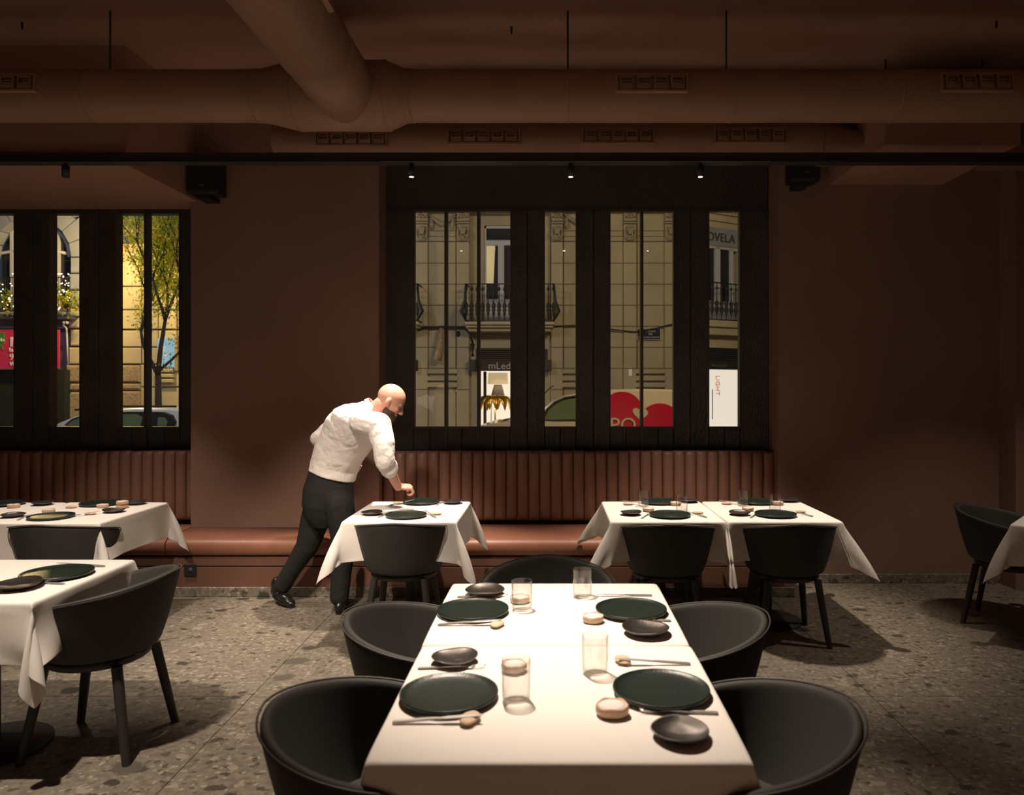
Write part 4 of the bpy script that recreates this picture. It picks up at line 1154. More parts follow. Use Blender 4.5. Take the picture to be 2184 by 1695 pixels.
for a, b, k in cols:
    for i in range(len(rows)-1):
        d = D+proj[k]+random.uniform(-.006, .006)
        m = MB(); ebc(m, a+.15, b-.15, rows[i]+.4, rows[i+1]-.4, d, .27-proj[k], .018)
        m.build('stone_block', M['facade'], bd1)
    if k != 2:
        for y0, y1 in ((430, 492), (492, 504), (504, 514.5)):
            m = MB(); ebc(m, a+.15, b-.15, y0+.35, y1-.35, D+.02, .25, .015); m.build('stone_block', M['facade'], bd1)
    else:
        m = MB(); ebc(m, a+.4, b-.4, 430, 514, D-.05, .3, .015); m.build('stone_block', M['facade'], bd1)
        # carved bracket: volutes, cup, bead garland
        c = (a+b)/2; m = MB(); dd_ = D-.10
        eb(m, a, b, 468, 471, D-.14, .1); eb(m, a-1, b+1, 474, 476, D-.16, .1)
        for s_ in (-1, 1):
            m.tube([P(c+s_*12, 452, dd_), P(c+s_*8, 460, dd_), P(c+s_*3, 463, dd_), P(c, 458, dd_)], .03, 6)
            m.tube([P(c+s_*3, 452, dd_), P(c+s_*7, 456, dd_), P(c+s_*12, 464, dd_)], .025, 6)
            m.tube([P(c+s_*10, 490, dd_), P(c+s_*11, 500, dd_), P(c+s_*8, 508, dd_), P(c, 512, dd_)], .035, 6)
        m.prism([(X_(c-8, dd_), Z_(482, dd_)), (X_(c+8, dd_), Z_(482, dd_)), (X_(c+4, dd_), Z_(500, dd_)), (X_(c-4, dd_), Z_(500, dd_))], dd_-.06, dd_+.08)
        m.ell(P(c, 507, dd_), .06, seg=10, rings=8); m.ell(P(c, 484, dd_-.05), (.11, .05, .03), seg=10, rings=6)
        m.build('carved_bracket', M['ornament'], bd1)
m = MB()
m.tube([P(915, 458, D-.05), P(930, 470, D-.06), P(943, 478, D-.07), P(957, 470, D-.06), P(971, 456, D-.05)], [.03, .05, .07, .05, .03], 8)
for px in (921, 966):
    m.tube([P(px, 462, D-.05), P(px, 478, D-.07), P(px, 490, D-.06)], [.03, .06, .02], 8)
m.tube([P(1204, 456, D-.05), P(1216, 466, D-.06), P(1232, 476, D-.07)], [.03, .05, .06], 8); m.tube([P(1209, 462, D-.05), P(1209, 480, D-.07), P(1209, 488, D-.06)], [.03, .06, .02], 8)
m.build('carved_garland', M['ornament'], bd1)
m = MB(); eb(m, 822, 1488, 440, 452, D-.2, .45); eb(m, 822, 1488, 300, 440, D-.05, .3); m.build('cornice', M['facade'], bd1)
# stepped mouldings low on the wall
for a, b in ((911, 976), (1199, 1264), (1356, 1420)):
    for y0 in (787, 802, 816):
        m = MB(); ebc(m, a, b, y0, y0+10, D-.11, .12, .02); m.build('moulding', M['facade'], bd1)
# arched niche beside the shop
m = MB(); pts = [P(975, 832, D-.02)]
for k in range(9): 
    a = PI/2*k/8; pts.append(P(972+27*math.sin(a), 860-27*math.cos(a), D-.03))
pts.append(P(999, 895, D-.03)); m.tube(pts, .035, 6); m.build('arch_moulding', M['facade_gold'], bd1)
# balcony door
dr = empty('balcony_door'); dr.parent = bd1
m = MB(); eb(m, 1034, 1037, 482, 700, D+.2, .1); eb(m, 1100, 1103, 482, 700, D+.2, .1); eb(m, 1034, 1103, 482, 487, D+.2, .1)
eb(m, 1037, 1100, 512, 523, D+.2, .1); eb(m, 1062, 1075, 523, 700, D+.2, .1); eb(m, 1037, 1062, 638, 700, D+.22, .08); eb(m, 1075, 1100, 638, 700, D+.22, .08)
m.build('door_frame', M['white_wood'], dr)
m = MB(); eb(m, 1037, 1100, 487, 512, D+.27, .02); m.build('pane', M['dark_glass'], dr)
m = MB(); eb(m, 1075, 1100, 523, 638, D+.27, .02); m.build('pane', M['dark_glass'], dr)
m = MB(); eb(m, 1037, 1062, 523, 638, D+.30, .02); m.build('pane', M['dark_glass'], dr)
m = MB()
for k in range(8):
    x0 = 1038+k*2.4; m.tube([P(x0, 524, D+.275), P(x0-.3*k, 570, D+.275), P(x0-.5*k, 604, D+.275)], .018, 6)
m.build('curtain', M['curtain'], dr)
def balcony(px0, px1, parent, left_end=True, right_end=True):
    bc = empty('balcony'); bc.parent = parent; d = D-.7
    s = D/d; a = CX+(px0-CX); b = px1
    m = MB(); ebc(m, a-2, b+2, 686, 692, d-.05, .75, .02); ebc(m, a+1, b-1, 692, 698, d+.05, .65, .02); ebc(m, a+5, b-5, 698, 706, d+.2, .5, .02); m.build('slab', M['facade_gold'], bc)
    m = MB(); m.box(X_(a, d), X_(b, d), d, d+.04, Z_(606, d), Z_(604, d)); m.box(X_(a, d), X_(b, d), d, d+.04, Z_(684, d), Z_(682, d))
    for e in (a, b):
        m.box(X_(e, d)-.02, X_(e, d)+.02, d, D, Z_(606, d), Z_(604, d)); m.box(X_(e, d)-.02, X_(e, d)+.02, d, D, Z_(684, d), Z_(682, d))
    m.build('rail', M['iron'], bc)
    z0 = Z_(683, d); hh = Z_(605, d)-z0
    pr = [(.012, 0), (.014, .12), (.045, .17), (.030, .22), (.055, .28), (.035, .33), (.060, .38), (.050, .44), (.016, .50), (.013, .62), (.025, .64), (.013, .66), (.012, .80), (.042, .84), (.042, .88), (.012, .92), (.012, 1.0)]
    first = None
    nb = int((b-a)/11.2)
    for k in range(nb+1):
        px = a+(b-a)*k/nb
        if first is None:
            first = MB().lathe([(r, z*hh) for r, z in pr], seg=8).build('baluster', M['iron'], bc); q = first
        else:
            q = first.copy(); COL.objects.link(q); q.parent = bc
        q.location = (X_(px, d), d+.02, z0)
    for e in (a, b):
        MB().tube([(X_(e, d), d, z0), (X_(e, d)+(.12 if e == b else -.12), d-.02, z0+hh*.25), (X_(e, d)+(.03 if e == b else -.03), d, z0+hh*.55), (X_(e, d), d, z0+hh)], [.03, .06, .04, .03], 8).build('scroll_post', M['iron'], bc)
    return bc
balcony(994, 1181, bd1)
balcony(700, 890, bd1)
# shop front under the balcony
sf = empty('shop_front'); sf.parent = bd1
m = MB()
for k in range(6): eb(m, 1016, 1168, 744+k*4.2, 746.6+k*4.2, D-.02, .06)
eb(m, 1016, 1168, 742, 768, D+.06, .05)
m.build('louvre', M['awning'], sf)
m = MB(); eb(m, 1016, 1168, 768, 791, D-.05, .1); m.build('fascia', M['awning'], sf)
txt('mLed', .27, M['sign_txt'], sf, (X_(1041, D-.06), D-.056, Z_(787, D)))
for a, b in ((1000, 1015), (1163, 1176)):
    m = MB(); ebc(m, a, b, 767, 791, D-.35, .2, .02); m.build('wall_lantern', M['black_steel'], sf)
m = MB(); ebc(m, 882, 889, 767, 791, D-.35, .2, .02); m.build('wall_lantern', M['black_steel'], sf)
m = MB(); eb(m, 1021, 1170, 791, 944, D+1.1, .05); m.build('glowing_wall', M['shop_light'], sf)
m = MB(); eb(m, 1002, 1023, 742, 944, D+.05, .4); eb(m, 1157, 1176, 742, 944, D+.05, .4); m.build('jamb', M['facade'], sf)
m = MB(); eb(m, 1031, 1037, 792, 944, D+.3, .1); m.build('post', M['awning'], sf)
lp = empty('palm_lamp', P(1060, 925, D+.5)); tag(lp, 'gilded palm-leaf lamp glowing in the lit shop window', 'lamp')
def rel(px, py, d): return P(px, py, d)-Vector(lp.location)
MB().tube([rel(1056, 925, D+.5), rel(1056, 850, D+.5)], .02, 8).build('stem', M['gold'], lp)
MB().tube([rel(1047, 925, D+.5), rel(1048, 862, D+.5)], .01, 8).build('stem', M['black_steel'], lp)
for k in range(13):
    a = 2*PI*k/13; l = random.uniform(.42, .56)
    c = rel(1056, 848, D+.5); pts = []
    m = MB(); vs = []; fs = []
    for i in range(7):
        t = i/6; rr_ = l*math.sin(t*1.5); z = .13*math.sin(t*PI*.8)-.42*t*t; wv = .13*math.sin(PI*min(1, t*.9+.08))
        q = c+Vector((math.cos(a)*rr_, math.sin(a)*rr_*.7, z)); sd = Vector((-math.sin(a), math.cos(a), 0))*wv
        vs += [q-sd, q+Vector((0, 0, .02)), q+sd]
    for i in range(6): fs += [(i*3, i*3+1, i*3+4, i*3+3), (i*3+1, i*3+2, i*3+5, i*3+4)]
    ob = m.add(vs, fs, True).build('palm_leaf', M['gold'], lp, fix=False); sdm = ob.modifiers.new('solidify', 'SOLIDIFY'); sdm.thickness = .006
pl_ = point(P(1056, 862, D+.35), 9, (1, .8, .45), .04)
dl = empty('drum_lamp', P(1062, 925, D+.8)); tag(dl, 'lamp with a drum shade and cone base behind the gilded leaves', 'lamp')
zz = P(1062, 925, D+.8).z
MB().lathe([(.29, Z_(819, D+.8)-zz), (.27, Z_(795, D+.8)-zz)], seg=32).build('shade', M['shade'], dl)
MB().lathe([(.20, Z_(846, D+.8)-zz), (.11, Z_(820, D+.8)-zz)], seg=24).build('base', mat('greige_ceramic', (.45, .4, .36), .6), dl)
# cables and fittings on the wall
m = MB()
m.tube([P(822, 702, D-.12), P(884, 706, D-.12), P(905, 699, D-.14), P(950, 697, D-.14), P(990, 699, D-.16), P(1003, 712, D-.16), P(1009, 735, D-.16)], .03, 6)
m.tube([P(1180, 696, D-.12), P(1230, 694, D-.12), P(1300, 702, D-.12), P(1352, 708, D-.12), P(1400, 700, D-.12), P(1446, 688, D-.12)], .018, 6)
m.build('cable', M['iron'], bd1)
MB().tube([P(941, 700, D-.2), P(938, 745, D-.25), P(933, 768, D-.25)], [.05, .10, .11], 10).build('rolled_awning', M['rough_stone'], bd1)
m = MB(); m.tube([P(1008, 733, D-.2), P(1008, 752, D-.2), P(1008, 760, D-.2)], [.07, .02, .05], 8); m.build('pulley', M['iron'], bd1)
m = MB(); m.ell(P(977, 712, D-.1), (.05, .04, .08), seg=10, rings=8); m.build('lamp_hook', M['iron'], bd1)
# street name plate
sp = empty('street_name_plate', P(1388, 725, D-.06)); tag(sp, 'dark blue street name plate on the stone wall, right of the thin mullion', 'street sign')
z0 = sp.location.z
MB().box(X_(1358, D)-sp.location.x, X_(1408.5, D)-sp.location.x, 0, .03, 0, Z_(701, D)-z0).build('plate', M['blue_sign'], sp)
m = MB(); xa, xb, zt = X_(1358, D)-sp.location.x, X_(1408.5, D)-sp.location.x, Z_(701, D)-z0
m.box(xa, xb, -.008, 0, 0, .014); m.box(xa, xb, -.008, 0, zt-.014, zt); m.box(xb-.014, xb, -.008, 0, .014, zt-.014); m.box(xa, xa+.014, -.008, 0, .014, zt-.014)
m.build('border', M['sign_txt'], sp)
cxs = X_(1387, D)-sp.location.x
txt('CARRER', .075, M['sign_txt'], sp, (cxs, -.004, zt-.09), align='CENTER'); txt('DEL', .07, M['sign_txt'], sp, (cxs, -.004, zt-.165), align='CENTER')
txt('COMTE DE SALVATIERRA', .058, M['sign_txt'], sp, (xb-.03, -.004, zt-.25), align='RIGHT')
# small notices on the wall
for px0, px1, py0, py1 in ((1341, 1348, 787, 801),):
    m = MB(); eb(m, px0, px1, py0, py1, D-.08, .01); o = m.build('wall_notice', M['white_txt']); tag(o, 'small white notice on the stone pilaster', 'notice')

# corner building, turned away
ang = math.radians(30)
X0 = X_(1489, D)
cb_ = empty('corner_building', (X0, D, 0), ang); tag(cb_, 'corner building with a sign, balcony and bright showroom at right', 'building')
def U(px):
    k = (px-CX)/FPX; return (k*D-X0)/(math.cos(ang)-k*math.sin(ang))
def ZU(px, py): return Z_(py, D+U(px)*math.sin(ang))
u0, u1 = 0.0, U(1640)
um = U(1543)
zz_ = lambda py: ZU(1543, py)
m = MB(); m.box(u0, u1, 0, .5, zz_(486), zz_(380)); m.box(u0, u1, 0, .5, zz_(528), zz_(486))
m.box(u0, U(1503), .05, .5, zz_(690), zz_(528)); m.box(U(1580), u1, .05, .5, zz_(690), zz_(528)); m.box(u0, u1, 0, .5, zz_(742), zz_(690)); m.box(u0, U(1509), 0, .5, GZ, zz_(742)); m.box(U(1600), u1, 0, .5, GZ, zz_(742))
m.build('wall', M['facade_gold'], cb_)
m = MB(); m.box(u0, u1, -.10, 0, zz_(475), zz_(462)); m.box(u0, u1, -.22, 0, zz_(462), zz_(440)); m.build('cornice', M['facade_gold'], cb_)
m = MB()
for k in range(18): m.ell((u0+.06+k*.13, -.2, zz_(456)), .055, seg=8, rings=6)
o = m.build('leaf_carving', M['ornament'], cb_)
m = MB(); m.box(u0, u1, -.04, 0, zz_(526), zz_(488)); m.build('sign_band', M['facade_grey'], cb_)
txt('NOVELA', .33, M['dark_txt'], cb_, (U(1565), -.05, zz_(517)), align='RIGHT')
# tall window
cw = empty('tall_window'); cw.parent = cb_
m = MB()
for a, b in ((1503, 1507), (1526, 1536.5), (1558, 1564), (1576, 1580)): m.box(U(a), U(b), 0, .1, zz_(690), zz_(528))
m.box(U(1503), U(1580), 0, .1, zz_(532), zz_(528)); m.box(U(1507), U(1576), .01, .1, zz_(690), zz_(643)); m.build('window_frame', M['white_wood'], cw)
for a, b in ((1507, 1526), (1536.5, 1558)):
    MB().box(U(a), U(b), .06, .09, zz_(643), zz_(532)).build('pane', M['dark_glass'], cw)
cbal = empty('balcony'); cbal.parent = cb_
m = MB(); m.box(u0, U(1585), -.4, 0, zz_(700), zz_(688)); m.box(u0, U(1585), -.3, 0, zz_(716), zz_(700)); m.build('slab', M['facade_gold'], cbal)
m = MB(); m.box(u0, U(1580), -.36, -.32, zz_(610), zz_(608)); m.box(u0, U(1580), -.36, -.32, zz_(686), zz_(684)); m.build('rail', M['iron'], cbal)
hh = zz_(608)-zz_(685); first = None
for k in range(9):
    if first is None: first = MB().lathe([(r, z*hh) for r, z in [(.012, 0), (.014, .1), (.05, .25), (.03, .35), (.06, .45), (.015, .52), (.012, .8), (.04, .85), (.012, .9), (.012, 1)]], seg=8).build('baluster', M['iron'], cbal); q = first
    else: q = first.copy(); COL.objects.link(q); q.parent = cbal
    q.location = (U(1500)+k*(U(1580)-U(1500))/8, -.34, zz_(685))
csf = empty('showroom'); csf.parent = cb_
m = MB()
for k in range(7): m.box(U(1509), U(1600), -.02, .05, zz_(747+k*4), zz_(744+k*4))
m.box(U(1509), U(1600), .05, .1, zz_(772), zz_(742)); m.build('louvre', M['black_steel'], csf)
MB().box(U(1509), U(1600), -.03, .06, zz_(788), zz_(771)).build('fascia', M['black_steel'], csf)
txt('iluminació', .145, mat('dim_lettering', (.12, .11, .10), .6), csf, (U(1515), -.05, zz_(783)))
MB().box(U(1480), U(1800), 1.3, 1.35, GZ, zz_(780)).build('glowing_wall', M['shop_light2'], csf)
MB().box(U(1490), U(1492), .5, 1.3, GZ, zz_(786)).build('side_wall', M['facade_gold'], csf)
m = MB(); 
lt = txt('LIGHT', .20, M['orange_txt'], csf, (U(1543), .3, zz_(800)), (PI/2, PI/2, 0), name='vertical_lettering')
MB().tube([(U(1541), .4, zz_(895)), (U(1541), .4, zz_(830))], .012, 8).build('lamp_stand', M['iron'], csf)
MB().box(U(1511), U(1515), .2, .25, zz_(905), zz_(812)).build('door_edge', M['orange_txt'], csf)

# left buildings
bg = empty('grey_building'); tag(bg, 'grey stone building with an arched window and lit balcony at far left', 'building')
m = MB(); eb(m, -200, 149, 300, 460, D+.3, .3); eb(m, -200, -22, 460, 944, D+.3, .3); eb(m, -22, 149, 660, 700, D+.3, .3); eb(m, -10, 230, 700, 944, D+.6, .3); m.build('wall', M['facade_grey'], bg)
# voussoirs of the arch
ac = (66, 548); ri, ro = 86, 124
for k in range(9):
    a0 = PI*k/9+.012; a1 = PI*(k+1)/9-.012; pts = []
    for rr_, aa in ((ri, a0), (ro+14*(k in (1, 7)), a0), (ro+14*(k in (1, 7)), a1), (ri, a1)):
        q = P(ac[0]+rr_*math.cos(aa), ac[1]-rr_*math.sin(aa), D); pts.append((q.x, q.z))
    MB().prism(pts, D+.0, D+.35).build('voussoir', M['facade_grey'], bg)
MB().box(X_(-60, D), X_(240, D), D+.1, D+.3, Z_(460, D), Z_(380, D)).build('frieze', M['facade_grey'], bg)
aw = empty('arched_window'); aw.parent = bg
pts = [(X_(ac[0]-86, D), Z_(665, D)), (X_(ac[0]+86, D), Z_(665, D))]+[(X_(ac[0]+86*math.cos(PI*k/20), D), Z_(ac[1]-86*math.sin(PI*k/20), D)) for k in range(21)]
MB().prism(pts, D+.42, D+.46).build('pane', M['dark_glass'], aw)
m = MB()
m.tube([P(ac[0]+82*math.cos(PI*k/20), ac[1]-82*math.sin(PI*k/20), D+.38) for k in range(21)], .05, 6)
for px in (25, 124): eb(m, px-4, px+2, 480, 665, D+.33, .08)
m.tube([P(-16, 545, D+.35), P(6, 539, D+.35), P(40, 534, D+.35), P(76, 530, D+.35), P(112, 534, D+.35), P(146, 541, D+.35)], .045, 6); m.build('window_frame', M['white_wood'], aw)
for i, (y0, y1) in enumerate(((548, 582), (583, 618), (619, 656), (657, 700), (702, 738), (740, 777))):
    m = MB(); ebc(m, 146 if i % 2 else 149, 196, y0+.8, y1-.8, D-.02, .4, .03); m.build('stone_block', M['facade_grey'] if i < 3 else M['facade_gold'], bg)
    m = MB(); ebc(m, 197, 240, y0+.8, y1-.8, D-.0, .4, .03); m.build('stone_block', M['facade_gold'], bg)
for y0, y1, a in ((778, 816, 139), (817, 834, 141), (835, 944, 143)):
    m = MB(); ebc(m, a, 200, y0+.6, y1-.6, D-.08, .5, .05); m.build('stone_block', M['rough_stone'], bg)
# ledge, balcony railing with plants and lights
m = MB(); ebc(m, -40, 150, 665, 671, D-.45, .8, .02); ebc(m, -30, 148, 671, 679, D-.3, .6, .02); m.build('ledge', M['facade_grey'], bg)
lb = empty('balcony_railing'); lb.parent = bg
m = MB(); eb(m, -30, 150, 590, 592, D-.40, .03); eb(m, -30, 150, 662, 664, D-.40, .03); m.build('rail', M['iron'], lb)
fb = None
for k in range(36):
    if fb is None: fb = MB().tube([(0, 0, 0), (0, 0, Z_(590, D-.4)-Z_(664, D-.4))], .009, 6).build('bar', M['iron'], lb); q = fb
    else: q = fb.copy(); COL.objects.link(q); q.parent = lb
    q.location = (X_(-30+k*5.1, D-.4), D-.385, Z_(664, D-.4))
m = MB()
for k in range(70):
    px = random.uniform(-20, 30) if k % 2 else random.uniform(121, 148); py = random.gauss(622, 20)
    m.ell(P(px, min(660, max(584, py)), D-.46), .013, seg=6, rings=4)
fl_ = m.build('fairy_lights', M['bulb']); tag(fl_, 'string of tiny warm lights on the far left balcony railing', 'string lights', kind='stuff')
def leafcloud(name, centre, r, n, size, label=None, parent=None):
    vs = []; fs = []
    for k in range(n):
        q = Vector(rng.normal(0, .5, 3).tolist()); q = Vector((q.x*r[0], q.y*r[1], q.z*r[2]))+Vector(centre)
        e = Euler((random.uniform(0, 6), random.uniform(0, 6), random.uniform(0, 6))).to_matrix(); s = size*random.uniform(.6, 1.2)
        b = len(vs)
        vs += [q+e @ Vector((-s, 0, 0)), q+e @ Vector((0, -s*.4, 0)), q+e @ Vector((s, 0, s*.2)), q+e @ Vector((0, s*.4, 0))]; fs.append((b, b+1, b+2, b+3))
    o = MB().add(vs, fs).build(name, M['leaf'], parent, fix=False); return o
for k, (px, py) in enumerate(((132, 634), (15, 640), (160, 640))):
    o = empty('balcony_plant', P(px, py+14, D-.62)); tag(o, ['leafy green plant hanging at the right end of the lit balcony', 'leafy green plant on the lit balcony at the left edge', 'leafy sprig beside the pilaster at left'][k], 'plant')
    c = leafcloud('foliage', (0, 0, .15), (.34, .2, .34), 130, .06, parent=o); c['kind'] = 'stuff'
    MB().tube([(0, .25, -.1), (.02, .1, .02), (0, 0, .2)], .012, 6).build('stem', M['bark'], o)
# pink banner
pk = empty('pink_banner', P(76, 785, D-.5)); tag(pk, 'pink advertising banner with white letters and a green badge, cut by the left window', 'banner')
lx = pk.location
def rl(px, py): q = P(px, py, D-.5); return q-Vector(lx)
a = rl(-60, 785); b = rl(126.5, 703)
MB().box(a.x, b.x, 0, .03, a.z, b.z).build('panel', M['pink'], pk)
txt('r', .55, M['white_txt'], pk, (rl(20, 739).x, -.012, rl(20, 739).z)); txt('la', .16, M['white_txt'], pk, (rl(20, 750).x, -.012, rl(20, 750).z))
txt('9', .22, M['white_txt'], pk, (rl(21, 767).x, -.012, rl(21, 767).z)); txt('w', .22, M['white_txt'], pk, (rl(21, 780).x, -.012, rl(21, 780).z))
a = rl(-20, 733); b = rl(10, 709); gb = MB().box(a.x, b.x, -.012, 0, a.z, b.z); gb.prism([(rl(-4, 733).x, a.z), (rl(4, 733).x, a.z), (rl(8, 748).x, rl(8, 748).z)], -.012, 0); gb.build('speech_badge', M['green_badge'], pk)
txt('do', .13, M['white_txt'], pk, (rl(0, 728).x, -.03, rl(0, 728).z))
lpw = empty('twin_globe_lamp', P(143, 790, D-.3)); tag(lpw, 'thin white bent post with two small round globes at left', 'lamp')
def r3(px, py): return P(px, py, D-.3)-Vector(lpw.location)
MB().tube([r3(145, 778), r3(142, 700), r3(135, 693)], .022, 8).build('post', M['white_wood'], lpw)
for px in (137, 143): MB().ell(r3(px, 688), .045, seg=12, rings=8).build('globe', M['white_wood'], lpw)
hg = MB(); eb(hg, -60, 138, 788, 944, D-.3, .35)
h0 = hg.build('hedge', M['hedge']); tag(h0, 'dark hedge wall under the pink banner', 'hedge', kind='stuff')

# pale building behind the tree
by = empty('pale_building'); tag(by, 'pale yellow-lit building with bands behind the tree', 'building')
m = MB(); eb(m, 240, 822, 520, 944, D+.25, .4); m.build('wall', M['facade_gold'], by)
m = MB(); eb(m, 240, 822, 300, 520, D+2.5, .3); m.build('upper_wall', M['facade_grey'], by)
for px0, px1 in ((242, 300), (302, 336), (337, 376), (378, 440), (442, 520), (522, 600), (602, 700), (702, 820)):
    for y0, y1 in ((560, 610), (611, 660), (661, 702), (704, 740), (741, 776)):
        m = MB(); ebc(m, px0+.3, px1-.3, y0+.6, y1-.6, D+.0, .3, .02); m.build('stone_block', M['facade_gold'], by)
for y0, y1 in ((778, 816), (817, 832), (833, 944)):
    m = MB(); ebc(m, 242, 297, y0+.6, y1-.6, D-.08, .4, .05); m.build('stone_block', M['rough_stone'], by)
for px0, px1 in ((299, 313), (314, 440), (442, 640), (642, 820)):
    for y0, y1 in ((777, 825), (826, 944)):
        m = MB(); ebc(m, px0+.3, px1-.3, y0+.6, y1-.6, D+.02, .3, .02); m.build('stone_block', M['facade_gold'], by)
m = MB()
for i, (a, y0) in enumerate(((338, 786), (334, 797), (337, 808))): ebc(m, a, 368, y0, y0+8, D-.12, .2, .02)
m.build('moulding', M['facade_gold'], by)
bs = empty('blue_lit_sign', P(357, 783, D-.1)); tag(bs, 'pale blue backlit sign behind the tree trunk', 'sign')
MB().box(X_(340, D)-bs.location.x, X_(375, D)-bs.location.x, 0, .06, 0, Z_(722, D)-bs.location.z).build('panel', M['screen'], bs)
for k in range(4): MB().box(X_(345, D)-bs.location.x, X_(345+random.uniform(10, 16), D)-bs.location.x, -.008, 0, .30+k*.07, .33+k*.07).build('text_line', M['white_txt'], bs)
m = MB(); eb(m, 372, 378, 715, 790, D-.14, .2); m.build('side_post', M['rough_stone'], by)

# street lamp behind the joinery
sl = empty('street_lamp', (-10.72, 18.0, GZ)); tag(sl, 'warm street lamp glowing through the tree top, mostly behind the window boards', 'street lamp')
MB().tube([(0, .3, .12), (0, .3, 5.3), (0, .1, 5.55)], [.06, .04, .03], 10).build('pole', M['iron'], sl)
MB().lathe([(.22, 5.60), (.05, 5.75), (.001, 5.77)], seg=16).build('hood', M['iron'], sl)

# tree
tr = empty('street_tree', (X_(333, 15.6), 15.6, GZ+.12)); tag(tr, 'slender street tree with sparse green and yellow leaves outside the left window', 'tree')
br_ = MB(); tips = []
SC = 15.6/FPX
def grow(p, d, r, L, lev):
    n = 4; pts = [p]; q = p.copy(); dd2 = d.copy()
    for i in range(n):
        dd2 = (dd2+Vector((random.uniform(-.13, .13), random.uniform(-.13, .13), random.uniform(-.02, .10)))).normalized()
        q = q+dd2*L/n; pts.append(q.copy())
        if lev >= 2: tips.append((q.copy(), dd2.copy()))
    br_.tube(pts, [r*(1-.35*i/n) for i in range(n+1)], 7 if lev < 2 else 5)
    if lev >= 5: return
    for k in range(3 if lev < 3 else 2):
        a = random.uniform(0, 2*PI); sp_ = random.uniform(.28, .62)
        ax1 = dd2.orthogonal().normalized(); ax2 = dd2.cross(ax1)
        nd = (dd2*math.cos(sp_)+(ax1*math.cos(a)+ax2*math.sin(a))*math.sin(sp_)+Vector((0, 0, .12))).normalized()
        grow(q, nd, r*.62, L*random.uniform(.68, .88), lev+1)
base = Vector((0, 0, 0)); fork = P(337, 800, 15.6)-Vector(tr.location)
br_.tube([base, base.lerp(fork, .5)+Vector((.03, 0, 0)), fork], [.085, .07, .065], 10)
grow(fork, Vector((.14, .02, 1)).normalized(), .055, 1.15, 1)
grow(fork, Vector((-.55, .1, .9)).normalized(), .045, 1.1, 1)
grow(fork+Vector((0, 0, .08)), Vector((.75, -.1, .6)).normalized(), .032, .8, 2)
br_.build('trunk', M['bark'], tr)
vs = []; fs = []
for q, dn in tips:
    nl = 26
    for k in range(nl):
        c = q+Vector(rng.normal(0, .13, 3).tolist())
        if random.random() < .15 or c.x+tr.location.x < X_(236, 15.6): continue
        e = Euler((random.uniform(0, 6), random.uniform(0, 6), random.uniform(0, 6))).to_matrix(); s = random.uniform(.024, .045)
        b = len(vs); vs += [c+e @ Vector((-s, 0, 0)), c+e @ Vector((0, -s*.42, 0)), c+e @ Vector((s, 0, s*.3)), c+e @ Vector((0, s*.42, 0))]; fs.append((b, b+1, b+2, b+3))
lv = MB().add(vs, fs).build('foliage', M['leaf'], tr, fix=False); lv['kind'] = 'stuff'

# vehicles
def wheel(parent, x, y, r=.31):
    o = MB().tube([(x, y-.10, GZ+r), (x, y+.10, GZ+r)], r, 28).build('wheel', M['tyre'], parent)
    MB().tube([(x, y-.11, GZ+r), (x, y-.09, GZ+r)], r*.6, 20).build('hubcap', M['steel'], o)
def vehicle(name, outline, d, width, material, label, cat='car'):
    v = empty(name); tag(v, label, cat)
    pts = [(X_(px, d), Z_(py, d)) for px, py in outline]
    m = MB(); n = len(pts)
    zmin = min(z for x, z in pts); zmax = max(z for x, z in pts)
    secs = [(0.06, .0), (0, .10)] ; vs = []; fs = []
    for yy, ins in ((0.0, .10), (.03, .03), (.10, .0), (width-.10, .0), (width-.03, .03), (width, .10)):
        cx = sum(x for x, z in pts)/n
        for x, z in pts:
            k = max(0, (z-.9)/(zmax-.9)) if z > .9 else 0
            vs.append((x, d+yy+(k*.16 if yy < width/2 else -k*.16), z-ins*(.35 if z > zmax-.2 else 0)))
    for i in range(5):
        for k in range(n): fs.append((i*n+k, i*n+(k+1) % n, (i+1)*n+(k+1) % n, (i+1)*n+k))
    fs += [tuple(range(n)), tuple(range(5*n, 6*n))]
    smooth_angle(m.add(vs, fs, True).build('body', material, v), 35)
    return v
DV = 13.5
van = vehicle('delivery_van', [(1012, 925), (1016, 913), (1040, 905), (1100, 896), (1150, 893), (1163, 872), (1180, 856), (1203, 845), (1232, 838), (1300, 831), (1380, 829), (1470, 831), (1492, 838), (1500, 870), (1504, 1010), (1500, 1022), (1030, 1022), (1012, 1005)], DV, 1.75, M['van'], 'cream van with a big red heart parked across the street', 'van')
def side(m, pts, d, y0, y1): return m.prism([(X_(px, d), Z_(py, d)) for px, py in pts], y0, y1)
m = MB(); side(m, [(1158, 893), (1168, 876), (1184, 861), (1204, 851), (1225, 848), (1262, 846), (1264, 892), (1180, 895)], DV, DV-.0, DV+.2)
o = m.build('side_window', M['car_glass'], van)
m = MB(); q = [P(1157, 895, DV), P(1167, 874, DV), P(1183, 859, DV), P(1204, 849, DV), P(1225, 845.5, DV), P(1264, 844, DV)]
m.tube([p_+Vector((0, .0, 0)) for p_ in q], .022, 6); m.build('window_seal', M['tyre'], van)
m = MB(); m.tube([P(1140, 894, DV+.5), P(1152, 872, DV+.55), P(1163, 862, DV+.6)], .012, 6); m.tube([P(1064, 902, DV+.4), P(1075, 896, DV+.5), P(1092, 892, DV+.6)], [.01, .018, .01], 6)
m.build('wiper', M['tyre'], van)
m = MB(); m.tube([P(1153, 848, DV+.3), P(1172, 828, DV+.35), P(1181, 822, DV+.35)], .010, 6); m.build('aerial', M['tyre'], van)
m = MB(); m.box(X_(1160, DV), X_(1500, DV), DV-.015, DV+.02, Z_(912, DV), Z_(909, DV)); m.build('side_rub_strip', M['tyre'], van)
for px in (1085, 1435): wheel(van, X_(px, DV), DV+.14)
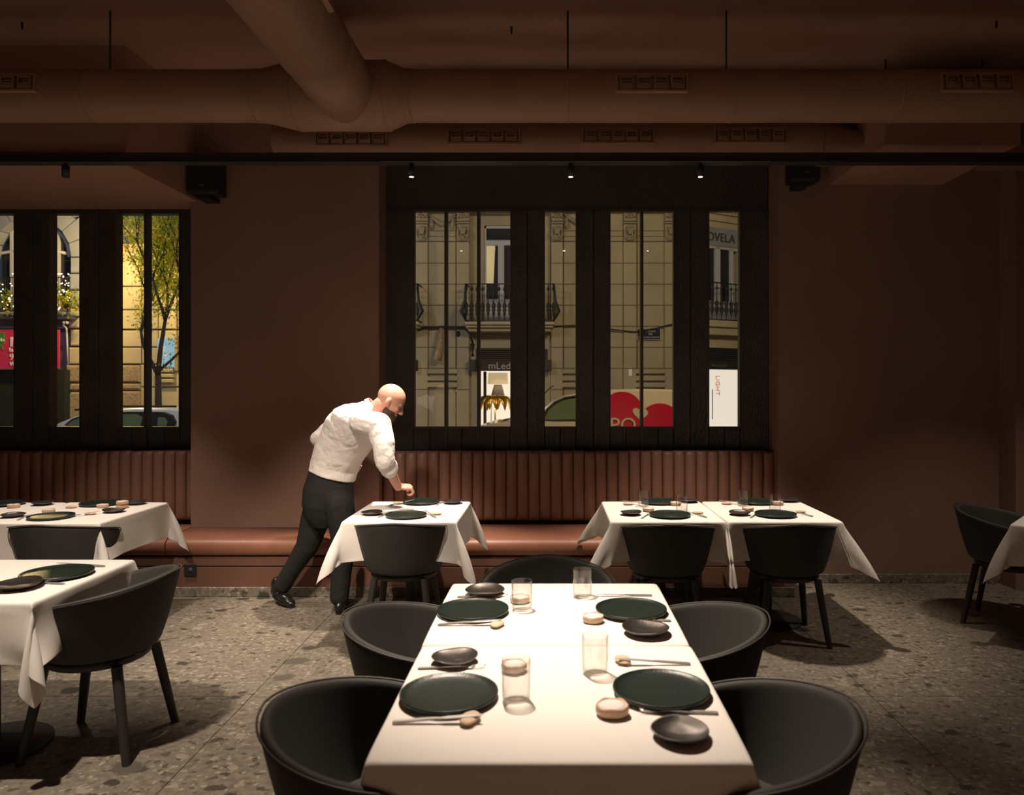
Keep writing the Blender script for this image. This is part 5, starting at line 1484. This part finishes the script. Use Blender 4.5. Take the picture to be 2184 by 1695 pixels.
# heart decals
def lobe(pts): return pts
red = []
for k in range(17): a = PI*(1-k/16); red.append((1327+38*math.cos(a)*1.12, 874-39*math.sin(a)))
red = [(1283, 940)]+red[:15]+[(1368, 873)]
for k in range(2, 17): a = PI*(1-k/16); red.append((1408+40*math.cos(a)*1.05, 895-35*math.sin(a)))
red += [(1448, 920), (1440, 945)]
m = MB(); side(m, red, DV, DV+.03, DV+.06); rdh = m.build('heart_decal', M['red'], van)
wh = []
for k in range(25):
    t = 2*PI*k/24; hx_ = 16*math.sin(t)**3; hy_ = 13*math.cos(t)-5*math.cos(2*t)-2*math.cos(3*t)-math.cos(4*t)
    ca, sa = math.cos(.28), math.sin(.28); wh.append((1366+(hx_*ca-hy_*sa*-.0)*1.08, 882-(hy_*ca)*1.0+hx_*.12))
m = MB(); side(m, wh[:-1], DV, DV+.022, DV+.05); m.build('small_heart_decal', M['van'], van)
txt('PO', .37, M['van'], van, (X_(1300, DV), DV+.018, Z_(921, DV)), extr=.008)

DC = 12.8
car = vehicle('parked_car', [(20, 1000), (25, 925), (60, 916), (112, 911), (124, 902), (150, 888), (180, 878), (220, 873), (280, 870.5), (350, 871), (376, 874), (392, 892), (404, 920), (408, 960), (404, 1010), (380, 1022), (60, 1022)], DC, 1.7, M['car'], 'pale car parked outside the left window, roof and rear window showing', 'car')
m = MB(); side(m, [(128, 912), (152, 893), (178, 884), (222, 879), (300, 878), (345, 879), (362, 886), (370, 900), (364, 911), (250, 914)], DC, DC+.02, DC+.2); m.build('window_band', M['tyre'], car)
m = MB(); side(m, [(134, 912), (156, 896), (180, 888), (210, 884), (212, 912)], DC, DC+.0, DC+.1); m.build('side_window', M['car_glass'], car)
m = MB(); side(m, [(218, 912), (218, 884), (290, 883), (304, 890), (298, 912)], DC, DC+.0, DC+.1); m.build('side_window', M['car_glass'], car)
m = MB(); side(m, [(335, 911), (337, 889), (350, 890), (357, 900), (354, 910)], DC, DC+.0, DC+.1); m.build('side_window', M['car_glass'], car)
m = MB(); m.tube([P(160, 874, DC+.3), P(250, 866, DC+.3), P(376, 866.5, DC+.3)], .018, 6); m.build('roof_rail', M['tyre'], car)
for px in (95, 345): wheel(car, X_(px, DC), DC+.14)
